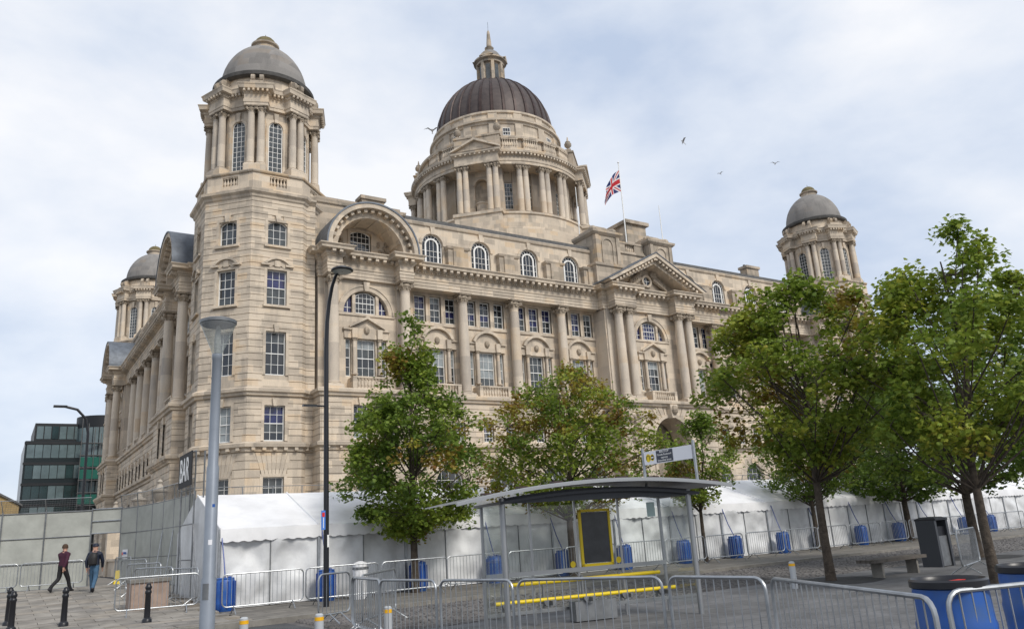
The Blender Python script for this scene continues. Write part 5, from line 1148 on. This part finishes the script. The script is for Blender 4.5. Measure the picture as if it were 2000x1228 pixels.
# ---- stone lanterns on piers along the left facade
for x, y, l in ((-8.5, -12.3, 'nearest white stone urn lantern by the left facade'), (-8.5, -5.4, 'middle white stone urn lantern by the left facade'), (-8.5, 5.4, 'furthest white stone urn lantern by the left facade')):
    U_ = thing('urn_lantern', l, 'urn', (x, y, .5), 'urn lanterns along the left facade'); q = MB(); q.box(x-.45, x+.45, y-.45, y+.45, .4, 3.9); q.box(x-.6, x+.6, y-.6, y+.6, 3.9, 4.1); q.obj('pier', ST, U_)
    q = MB(); q.lathe([(.16, 4.1), (.2, 4.2), (.12, 4.3), (.32, 4.55), (.35, 4.75), (.43, 4.8), (.43, 4.87), (.2, 4.98), (.13, 5.15), (.09, 5.2), (.15, 5.32), (.07, 5.42), (.02, 5.45)], 14, x, y); q.obj('urn', mat('pale_stone', (.36, .32, .27), .85) if 'pale_stone' not in MATS else MATS['pale_stone'], U_, True)
q = MB(); q.box(-8.8, -8.2, -13.5, 30, .4, 1.4); q.box(-8.9, -8.1, -13.6, 30, 1.4, 1.55); o = q.obj('forecourt_wall', ST); tag(o, 'low stone forecourt wall seen through the hoarding doorway', 'wall')

# ---- flagpoles and flag
FP = thing('flagpole', 'white flagpole on the pediment flying a flag', 'flagpole', (34.95, 2.5*-1, 28.2)); q = MB(); q.tube([(34.95, -2.5, 27.3), (34.95, -2.5, 37.3)], .07, 8, r1=.045); q.obj('pole', WHITE, FP, True); q = MB(); q.sphere((34.95, -2.5, 37.35), .1); q.obj('ball', WHITE, FP, True)
FC = [mat('flag_blue', (.012, .02, .11), .8), mat('flag_white', (.62, .6, .6), .8), mat('flag_red', (.42, .012, .02), .8)]
def jack(a, b):      # a 0..2 along the fly, b 0..1 up the hoist
    x, y = a-1, (b-.5)
    if abs(y) < .1 or abs(x) < .1: return 2
    if abs(y) < .167 or abs(x) < .167: return 1
    d = abs(abs(x)*.5-abs(y))/math.sqrt(1.25)
    if d < .033: return 2
    if d < .1: return 1
    return 0
q = MB(); nu, nv = 84, 48; vs = []
for j in range(nv+1):
    for i in range(nu+1):
        a, b = i/nu, j/nv; fall = a*a*1.0+a*1.15; x = 34.9-2.1*a**.85+.1*math.sin(a*7+b*2); y = -2.5+.28*math.sin(a*8+b*1.6)*a+.1*math.sin(b*6)*a; z = 34.15+2.35*b*(1-.42*a)-fall*.8+.1*math.sin(a*5+b*3)*a; vs.append((x, y, z))
o0 = len(q.v); q.v += vs
for j in range(nv):
    for i in range(nu): q.f.append([j*(nu+1)+i, j*(nu+1)+i+1, (j+1)*(nu+1)+i+1, (j+1)*(nu+1)+i]); q.mi.append(jack(2*(i+.5)/nu, (j+.5)/nv))
fl = q.obj('flag', FC, None, True); tag(fl, 'drooping red, white and blue crossed flag flying above the pediment', 'flag')
for x, y, z0, z1, l in ((39.95, -2.5, 28.5, 33.5, 'bare flagpole right of the flying flag'), (31.9, 1.0, 27, 35.5, 'bare white pole in front of the big dome')):
    q = MB(); q.tube([(x, y, z0), (x, y, z1)], .06, 8, r1=.035); o = q.obj('flagpole', WHITE, None, True); tag(o, l, 'flagpole')

# ---- gulls
GUL = mat('gull_grey', (.35, .35, .36), .8); GULW = mat('gull_white', (.6, .6, .6), .8)
def gull(p, span, yaw, bank, up, label):
    G = thing('gull', label, 'gull', p, 'gulls in the sky', False); G.rotation_euler = (bank, 0, yaw)
    q = MB(); L = span*.36; pr = [(.001, -.5), (.05, -.42), (.11, -.2), (.12, 0), (.1, .2), (.07, .32), (.075, .4), (.05, .47), (.001, .52)]
    vs = []; n = 8
    for r_, t in pr:
        for k in range(n): a = 2*PI*k/n; vs.append((L*r_*math.cos(a), L*t, L*r_*math.sin(a)))
    q.add(vs, [(j*n+k, j*n+(k+1) % n, (j+1)*n+(k+1) % n, (j+1)*n+k) for j in range(len(pr)-1) for k in range(n)]); q.add([(0, -.4*L, 0), (.13*L, -.72*L, 0), (-.13*L, -.72*L, 0)], [(0, 1, 2)]); q.obj('body', GULW, G, True)
    for s in (-1, 1):
        q = MB(); h = span/2; q.add([(s*.03*h, .16*h, 0), (s*.45*h, .24*h, up*h), (s*1.0*h, -.02*h, up*h*.75), (s*.5*h, .04*h, up*h*.98), (s*.03*h, -.12*h, 0)], [(0, 1, 3, 4), (1, 2, 3)]); q.obj('wing', GUL, G)
gull((9.7, -9.9, 31.3), 1.35, R(150), R(10), .3, 'largest gull, gliding left of the big dome'); gull((25.8, -19.9, 29.3), 1.2, R(60), R(50), .25, 'gull banking right of the big dome'); gull((28.4, -20.8, 26.8), .6, R(100), R(20), .3, 'tiny gull right of the flag'); gull((31.9, -23.2, 27.3), .8, R(140), R(5), .3, 'small gull left of the right tower')
# ================================================================== people
SKIN = mat('skin', (.45, .26, .19), .6); JEAN = mat('blue_denim', (.06, .13, .22), .85, var=.3, vscale=8); TROU = mat('black_trousers', (.012, .012, .014), .8)
MARO = mat('maroon_jumper', (.055, .012, .03), .85, var=.2, vscale=8); NAVY = mat('navy_jacket', (.008, .013, .03), .6); HAIR = mat('brown_hair', (.06, .035, .02), .8); SHOE = mat('dark_shoe', (.02, .02, .025), .6); SOLE = mat('white_sole', (.6, .6, .6), .6)
def person(label, loc, rz, front, stride, top, legs, hair_kind, arms):
    """front = which leg leads (+1 right); one continuous skinned body, facing +y before turning"""
    J = []; E_ = []; RAD = []; tagv = []
    def v(p, r, t, par=None):
        J.append(p); RAD.append(r); tagv.append(t); i = len(J)-1
        if par is not None: E_.append((par, i))
        return i
    pe = v((0, 0, .96), (.185, .145), 'L'); sp_ = v((0, .02, 1.12), (.185, .145), 'T', pe); ch = v((0, .03, 1.32), (.21, .15), 'T', sp_); ub = v((0, .02, 1.44), (.16, .11), 'T', ch); nk = v((0, .03, 1.53), (.055, .055), 'S', ub)
    hd = v((0, .05, 1.63), (.088, .1), 'S', nk); ht = v((0, .05, 1.72), (.08, .092), 'S', hd); v((0, .155, 1.625), (.014, .014), 'S', hd)
    for s in (-1, 1): v((s*.088, .04, 1.635), (.014, .02), 'S', hd)
    for s in (-1, 1):
        lead = s == front; sx = s*.09
        hip = v((sx, 0, .88), (.11, .115), 'L', pe)
        if lead: kn, an, he, to = (sx, .2*stride, .5), (sx, .3*stride, .11), (sx, .27*stride, .05), (sx, .3*stride+.19, .04)
        else: kn, an, he, to = (sx, -.06*stride, .5), (sx, -.42*stride, .2), (sx, -.46*stride, .15), (sx, -.42*stride+.1, .035)
        k_ = v(kn, (.078, .082), 'L', hip); a_ = v(an, (.06, .065), 'L', k_); t_ = v(to, (.042, .035), 'F', a_); v(he, (.04, .04), 'F', a_)
        sh = v((s*.2, .02, 1.41), (.085, .085), 'T', ub); sw = -.16 if lead else .17; sw *= arms
        el = v((s*.27, .02+sw*.7, 1.14), (.066, .066), 'T', sh); wr = v((s*.23, .08+sw*1.5, .92), (.046, .046), 'T', el); pm = v((s*.225, .1+sw*1.7, .85), (.03, .018), 'S', wr)
        for k in range(4): f1 = v((s*.225, .075+sw*1.72+.018*k, .79-.004*abs(k-1)), (.009, .009), 'S', pm); v((s*.215, .085+sw*1.7+.018*k, .755-.004*abs(k-1)), (.008, .008), 'S', f1)
        th = v((s*.205, .14+sw*1.65, .85), (.01, .01), 'S', pm); v((s*.2, .155+sw*1.65, .815), (.009, .009), 'S', th)
    me = bpy.data.meshes.new('person'); me.from_pydata(J, E_, []); o = bpy.data.objects.new('person', me); COL.objects.link(o)
    sm = o.modifiers.new('s', 'SKIN'); sm.use_smooth_shade = True
    for i, sv in enumerate(me.skin_vertices[0].data): sv.radius = RAD[i]; sv.use_root = (i == 0)
    o.modifiers.new('ss', 'SUBSURF').levels = 2
    dg = bpy.context.evaluated_depsgraph_get(); dg.update(); nm = bpy.data.meshes.new_from_object(o.evaluated_get(dg)); o.modifiers.clear(); o.data = nm
    for m_ in (SKIN, top, legs, SHOE): nm.materials.append(m_)
    segs = [(Vector(J[a]), Vector(J[b]), tagv[b]) for a, b in E_]; ix = {'S': 0, 'T': 1, 'L': 2, 'F': 3}
    for p in nm.polygons:
        c_ = p.center; best = None
        for a, b, t_ in segs:
            ab = b-a; k = max(0, min(1, (c_-a).dot(ab)/max(1e-9, ab.length_squared))); d = (c_-a-ab*k).length
            if best is None or d < best[0]: best = (d, t_)
        t_ = best[1]
        if t_ == 'L' and c_.z > 1.0: t_ = 'T'
        if t_ == 'T' and c_.z < .9 and abs(c_.x) < .18: t_ = 'T'
        p.material_index = ix[t_]; p.use_smooth = True
    tag(o, label, 'person'); o.location = loc; o.rotation_euler = (0, 0, rz)
    q = MB(); n = 12
    if hair_kind == 'hair':
        q.lathe([(.02, 1.8), (.06, 1.79), (.1, 1.74), (.112, 1.68), (.11, 1.64)], n, 0, .035); h = q.obj('hair', HAIR, o, True)
    else:
        q.lathe([(.02, 1.81), (.07, 1.8), (.11, 1.75), (.118, 1.69)], n, 0, .045); q.box(-.07, .07, .12, .22, 1.69, 1.705); h = q.obj('cap', NAVY, o, True)
    q = MB(); q.box(-.1, .1, -.105, .14, 1.5, 1.54) if False else q.lathe([(.07, 1.48), (.078, 1.52), (.07, 1.54)], 12, 0, .025); q.obj('collar', top, o, True)
    return o
person('man in maroon jumper and black trousers striding past the hoarding', (-13.3, -21.6, gz(-13.3, -21.6)), R(-52), 1, 1.05, MARO, TROU, 'hair', 1)
person('man in dark jacket, cap and blue jeans walking to the doorway', (-12.35, -22.9, gz(-12.35, -22.9)), R(-22), -1, .75, NAVY, JEAN, 'cap', .6)
bpk = thing('backpack', 'black backpack on the back of the man in jeans', 'backpack', (-12.35, -22.9, 1.5), None, False); bpk.rotation_euler = (0, 0, R(-22)); bpk.location = (-12.35, -22.9, gz(-12.35, -22.9))
q = MB(); vs = []
for z, w, d0 in ((1.0, .12, .1), (1.05, .155, .17), (1.25, .16, .19), (1.4, .14, .15), (1.46, .09, .1)):
    for k in range(12): a = 2*PI*k/12; vs.append((w*math.cos(a), -.13-d0*.5+d0*.55*math.sin(a), z))
q.add(vs, [(j*12+k, j*12+(k+1) % 12, (j+1)*12+(k+1) % 12, (j+1)*12+k) for j in range(4) for k in range(12)]+[tuple(range(12))[::-1], tuple(range(48, 60))]); q.obj('sack', mat('black_nylon', (.012, .011, .012), .6), bpk, True)
for s in (-1, 1): q = MB(); q.tube([(s*.1, -.1, 1.42), (s*.12, .05, 1.49), (s*.13, .14, 1.36), (s*.13, .1, 1.15), (s*.12, -.1, 1.05)], .018, 6); q.obj('strap', BLACK, bpk, True)
# ================================================================== buildings beyond
CURT = mat('dark_curtain_wall', (.008, .015, .018), .3); TEAL = mat('teal_glass', (.018, .045, .048), .12, spec=.8, var=.5, vscale=.25); PALEG = mat('pale_blue_glass', (.13, .18, .19), .12, spec=.8, var=.4, vscale=.3); FRAME = mat('dark_frame', (.008, .01, .013), .5); SCAF = mat('scaffold_pole', (.12, .12, .12), .5, .5); NET = mat('green_scaffold_net', (.01, .10, .075), .8)
GB = thing('glass_office_block', 'dark glass office block with scaffolding far left behind the hoarding', 'building', (-6, 96, 0))
q = MB(); q.box(-12.4, 6, 92, 112, 0, 20.6); q.obj('wall', CURT, GB); q = MB(); q.box(-11.2, -4.4, 93.5, 110, 20.6, 23.7); q.obj('top_storey', FRAME, GB)
q = MB(); q.lathe([(4.2, 0), (4.2, 24.8), (.1, 24.8)], 40, -1.0, 94.5); q.obj('round_tower', FRAME, GB, True)
rr = random.Random(9)
for fl_ in range(6):
    z0 = .6+3.3*fl_
    for i in range(7):
        x = -12.1+1.15*i
        q = MB(); q.box(x, x+1.05, 91.9, 91.98, z0+.75, z0+2.9); q.obj('window', PALEG if (fl_ == 5 or rr.random() < .3) else TEAL, GB)
    q = MB(); q.box(-12.5, -3.8, 91.8, 91.95, z0+2.95, z0+3.35); q.obj('spandrel', FRAME, GB)
for i in range(6): q = MB(); q.box(-10.9+1.1*i, -9.95+1.1*i, 93.4, 93.48, 21.1, 23.2); q.obj('window', PALEG if i not in (2,) else TEAL, GB)
for j in range(2):
    for i in range(14):
        a = PI+PI*i/14; a2 = PI+PI*(i+.85)/14; q = MB(); q.lathe([(4.24, 17.8-6.2*j), (4.24, 22.8-6.2*j)], 2, -1.0, 94.5, a, a2); q.obj('window', PALEG if j == 0 else TEAL, GB)
for i in range(5): x = -4.6+.95*i; q = MB(); q.tube([(x, 89.4, 0), (x, 89.4, 24-.8*i)], .06, 5); q.obj('scaffold_pole', SCAF, GB)
for j in range(10): q = MB(); q.tube([(-4.7, 89.4, 2+2.0*j), (-.6, 89.4, 2+2.0*j)], .06, 5); q.obj('scaffold_ledger', SCAF, GB); q = MB(); q.box(-4.7, -.6, 89.4, 90.2, 1.9+2.0*j, 1.96+2.0*j); q.obj('scaffold_deck', SCAF, GB)
for z in (6.2, 10.2, 14.2, 16.2): q = MB(); q.box(-4.6, -.8, 89.5, 89.52, z, z+1.5); q.obj('debris_net', NET, GB)
OB = thing('gabled_stone_house', 'small yellow stone gabled building at the far left edge', 'building', (-16, 80, 0)); OCH = mat('ochre_stone', (.40, .29, .14), .9, var=.3, vscale=1)
q = MB(); q.prism([(-19.2, 0), (-12.7, 0), (-12.7, 9.6), (-14.3, 10.6), (-15.9, 11.5), (-17.5, 10.6), (-19.2, 9.6)], 78, 90); q.obj('wall', OCH, OB)
q = MB()
for s in (-1, 1): q.prism([(-15.9+s*3.6, 9.5), (-15.9+s*3.6, 9.75), (-15.9, 11.85), (-15.9, 11.5)], 77.7, 90.2)
q.obj('roof', ROOFG, OB); q = MB(); q.arch(-15.9, 9.2, .5, .8, 77.8, 78.0, 0, 2*PI, 20); q.obj('round_window_frame', ST, OB); q = MB(); q.arch(-15.9, 9.2, .01, .5, 77.9, 77.95, 0, 2*PI, 16); q.obj('round_window', GL_D, OB); q = MB(); q.tube([(-15.9, 80, 11.4), (-15.9, 80, 14)], .04, 5); q.obj('finial', SCAF, OB)
# ================================================================== trees
BARK = mat('bark', (.095, .075, .058), .95, var=.5, vscale=9, bump=1, bscale=22)
LEAF = bpy.data.materials.new('maple_leaf'); LEAF.use_nodes = True; t_ = LEAF.node_tree; b_ = t_.nodes['Principled BSDF']; b_.inputs['Roughness'].default_value = .5; b_.inputs['Specular IOR Level'].default_value = .35
at_ = t_.nodes.new('ShaderNodeAttribute'); at_.attribute_name = 'tint'
rp = t_.nodes.new('ShaderNodeValToRGB'); e_ = rp.color_ramp.elements; e_[0].position = 0; e_[0].color = (0.052, 0.094, 0.018, 1); e_[1].position = 1; e_[1].color = (0.206, 0.103, 0.025, 1)
for p_, c_ in ((.3, (0.128, 0.202, 0.029, 1)), (.55, (0.238, 0.308, 0.041, 1)), (.72, (0.350, 0.355, 0.047, 1)), (.86, (0.278, 0.206, 0.036, 1))): x_ = e_.new(p_); x_.color = c_
t_.links.new(at_.outputs['Fac'], rp.inputs[0]); t_.links.new(rp.outputs[0], b_.inputs['Base Color'])
tl = t_.nodes.new('ShaderNodeBsdfTranslucent'); t_.links.new(rp.outputs[0], tl.inputs[0]); ms_ = t_.nodes.new('ShaderNodeMixShader'); ms_.inputs[0].default_value = .4
t_.links.new(b_.outputs[0], ms_.inputs[1]); t_.links.new(tl.outputs[0], ms_.inputs[2]); t_.links.new(ms_.outputs[0], t_.nodes['Material Output'].inputs[0])
LSH = [(0, 0), (.28, .12), (.5, .42), (.26, .46), (.3, .78), (.1, .66), (0, 1.0), (-.1, .66), (-.3, .78), (-.26, .46), (-.5, .42), (-.28, .12)]
def tree(label, x, y, z0, prof, tr, seed, ncl, leaf=.15, brown=.0, green=.42, offs=(0, 0), first=1.9, vase=False, per=38, gap=.12, lean=(0, 0), even=False):
    """prof: (height, crown radius); limbs run to leaf clumps spread through that envelope"""
    rr = random.Random(seed); T = thing('tree', label, 'tree', (x, y, z0), 'street trees')
    zt = prof[-1][0]; zb = prof[0][0]
    def rad(z):
        for (a, ra), (b, rb) in zip(prof, prof[1:]):
            if a <= z <= b: return ra+(rb-ra)*(z-a)/(b-a)
        return 0
    cen = lambda z: (x+lean[0]*z+offs[0]*min(1, max(0, (z-zb)/2)), y+lean[1]*z+offs[1]*min(1, max(0, (z-zb)/2)))
    # trunk
    tk = MB(); top = zb+(zt-zb)*.82; n = 12; pts = []
    for i in range(n+1):
        z = z0+(top-z0)*i/n; c_ = cen(z); pts.append((c_[0]+.05*noise.noise((z*.7, seed, 0))*z*.3, c_[1]+.05*noise.noise((z*.7, seed, 5))*z*.3, z))
    for i in range(n):
        ra, rb = tr*(1-.86*i/n), tr*(1-.86*(i+1)/n)
        if i == 0: tk.tube([(pts[0][0], pts[0][1], z0-.05), pts[0]], ra*1.35, 9, r1=ra*1.15)
        tk.tube([pts[i], pts[i+1]], ra*(1.12 if i == 0 else 1), 9, r1=rb)
    tk.obj('trunk', BARK, T, True)
    def tp(z):
        f = max(0, min(n-1e-6, (z-z0)/(top-z0)*n)); i = int(f); return Vector(pts[i]).lerp(Vector(pts[i+1]), f-i)
    # clump centres
    cl = []; tries = 0
    while len(cl) < ncl and tries < 40000:
        tries += 1; z = zb+(zt-zb)*rr.random(); r_ = rad(z)
        if rr.random() > (r_/max(p[1] for p in prof))**(.95 if even else 1.2)+.16: continue
        a = rr.random()*2*PI; q = (rr.random()**.45); lob = 1+.22*noise.noise((math.cos(a)*1.6, math.sin(a)*1.6, z*.8+seed))
        c_ = cen(z); p = Vector((c_[0]+r_*q*lob*math.cos(a), c_[1]+r_*q*lob*math.sin(a), z+rr.uniform(-.15, .15)))
        if noise.noise((p.x*.75+seed, p.y*.75, p.z*.95)) < -gap*1.6+(.0 if q > .5 else .18): continue
        cl.append((p, q))
    br = MB(); limbs = []
    sel = sorted(cl, key=lambda c: -c[1])[:max(26, ncl//9)]; rr.shuffle(sel)
    for p, q in sel[:46]:
        hz = max(first, min(top-.2, p.z-(1.3 if not vase else 2.0)-rr.random()*.9)); a = tp(hz); mid = a.lerp(p, .5)+Vector((0, 0, .1 if not vase else -.15))+Vector((rr.uniform(-.15, .15), rr.uniform(-.15, .15), 0))
        L = [a, a.lerp(mid, .55), mid, mid.lerp(p, .55), p]; w = tr*.28*(1-.5*(hz-z0)/(top-z0)); br.tube(L, w, 5, r1=.012); limbs += L[1:]
    for p, q in cl:
        nb = min(limbs, key=lambda l: (l-p).length_squared)
        if .05 < (nb-p).length < 1.6: br.tube([nb, nb.lerp(p, .5)+Vector((0, 0, .06)), p], .012, 3, r1=.005)
    br.obj('limbs', BARK, T, True)
    vs, fs, tint = [], [], []
    for p, q in cl:
        R_ = rr.uniform(.26, .5); hue = green+.22*noise.noise((p.x*.5, p.y*.5, p.z*.5+seed))+rr.gauss(0, .06)
        if brown and noise.noise((p.x*.55+seed, p.y*.55, p.z*.6)) > .42-brown*1.3-(.12 if p.x > x else 0): hue = rr.uniform(.76, .92)
        for k in range(int(per*rr.uniform(.7, 1.3))):
            d = Vector((rr.gauss(0, 1), rr.gauss(0, 1), rr.gauss(0, .62))); d = d.normalized()*R_*rr.random()**.4; d.z -= .22*(d.x*d.x+d.y*d.y)/R_
            c_ = p+d; s = leaf*rr.uniform(.5, 1.25); ya = rr.random()*2*PI; tl_ = rr.gauss(.45, .4); ro = rr.gauss(0, .5)
            M_ = Matrix.Rotation(ya, 3, 'Z') @ Matrix.Rotation(-tl_, 3, 'X') @ Matrix.Rotation(ro, 3, 'Y'); o_ = len(vs)
            for lx, ly in LSH: w_ = M_ @ Vector((lx*s, ly*s, -.12*s*abs(lx)*2)); vs.append((c_.x+w_.x, c_.y+w_.y, c_.z+w_.z))
            fs.append(tuple(range(o_, o_+12))); tv = max(0, min(1, hue+rr.gauss(0, .07))); tint += [tv]*12
    me = bpy.data.meshes.new('crown'); me.from_pydata(vs, [], fs); me.materials.append(LEAF); a_ = me.attributes.new('tint', 'FLOAT', 'POINT'); a_.data.foreach_set('value', tint)
    link('crown', me, T); return T
tree('conical maple with a narrow top left of the bus shelter', -3.65, -32.6, -.1, [(1.9, .5), (2.4, 2.0), (3.2, 2.65), (4.3, 2.75), (5.4, 2.3), (6.3, 1.6), (6.9, .95), (7.4, .62), (8.1, .85), (8.8, .7), (9.3, .35), (9.6, .1)], .14, 3, 560, leaf=.15, brown=.03, green=.38, first=2.2, per=42, gap=.05, even=True)
tree('broad maple turning brown behind the bus shelter roof', 2.95, -32.6, -.1, [(2.3, .8), (2.8, 2.8), (3.8, 3.7), (5.0, 3.7), (6.2, 3.0), (7.1, 1.9), (7.7, 1.0), (8.1, .2)], .15, 5, 560, brown=.24, green=.46, offs=(.35, 0), gap=.1)
tree('slim young maple beside the bus stop sign', 10.0, -32.6, -.1, [(2.3, .6), (3.0, 1.5), (4.2, 1.7), (5.2, 1.3), (5.9, .7), (6.2, .1)], .1, 8, 170, brown=.1, green=.42, offs=(.6, 0), gap=.06)
tree('maple with slender trunk between the slim tree and the dark one', 17.8, -32.4, -.1, [(2.5, .7), (3.0, 2.2), (4.2, 2.9), (5.6, 2.5), (6.6, 1.5), (7.3, .2)], .13, 12, 340, green=.26, offs=(.4, 0))
tree('dark dense maple furthest back along the tent', 25.5, -32.4, -.1, [(2.1, 1.0), (2.6, 3.6), (4.0, 4.6), (5.8, 4.2), (7.4, 2.6), (8.7, .3)], .18, 14, 520, leaf=.21, green=.18, offs=(.5, 0))
tree('open crowned maple standing left of the bench', 3.1, -43.8, -.12, [(2.8, .5), (3.3, 1.5), (4.2, 2.5), (5.3, 3.0), (6.3, 2.7), (7.2, 2.0), (7.9, 1.2), (8.4, .3)], .13, 17, 430, leaf=.145, brown=.05, green=.52, vase=True, offs=(.25, 0), gap=-.06, first=2.4, per=44)
tree('tall maple behind the litter bin', 11.8, -43.1, -.12, [(2.2, .9), (2.8, 3.0), (4.2, 3.8), (6.0, 3.5), (7.6, 2.2), (8.7, .4)], .17, 21, 520, leaf=.17, green=.3, offs=(.9, 0))
tree('leggy maple with bare top twigs at the right', 3.2, -48.0, -.12, [(2.6, .5), (3.3, 2.0), (4.6, 2.7), (5.8, 2.5), (6.8, 1.7), (7.7, 1.0), (8.3, .6), (8.6, .15)], .12, 27, 380, leaf=.15, green=.5, vase=True, offs=(.75, 0), gap=-.05, per=44, lean=(-.02, 0))
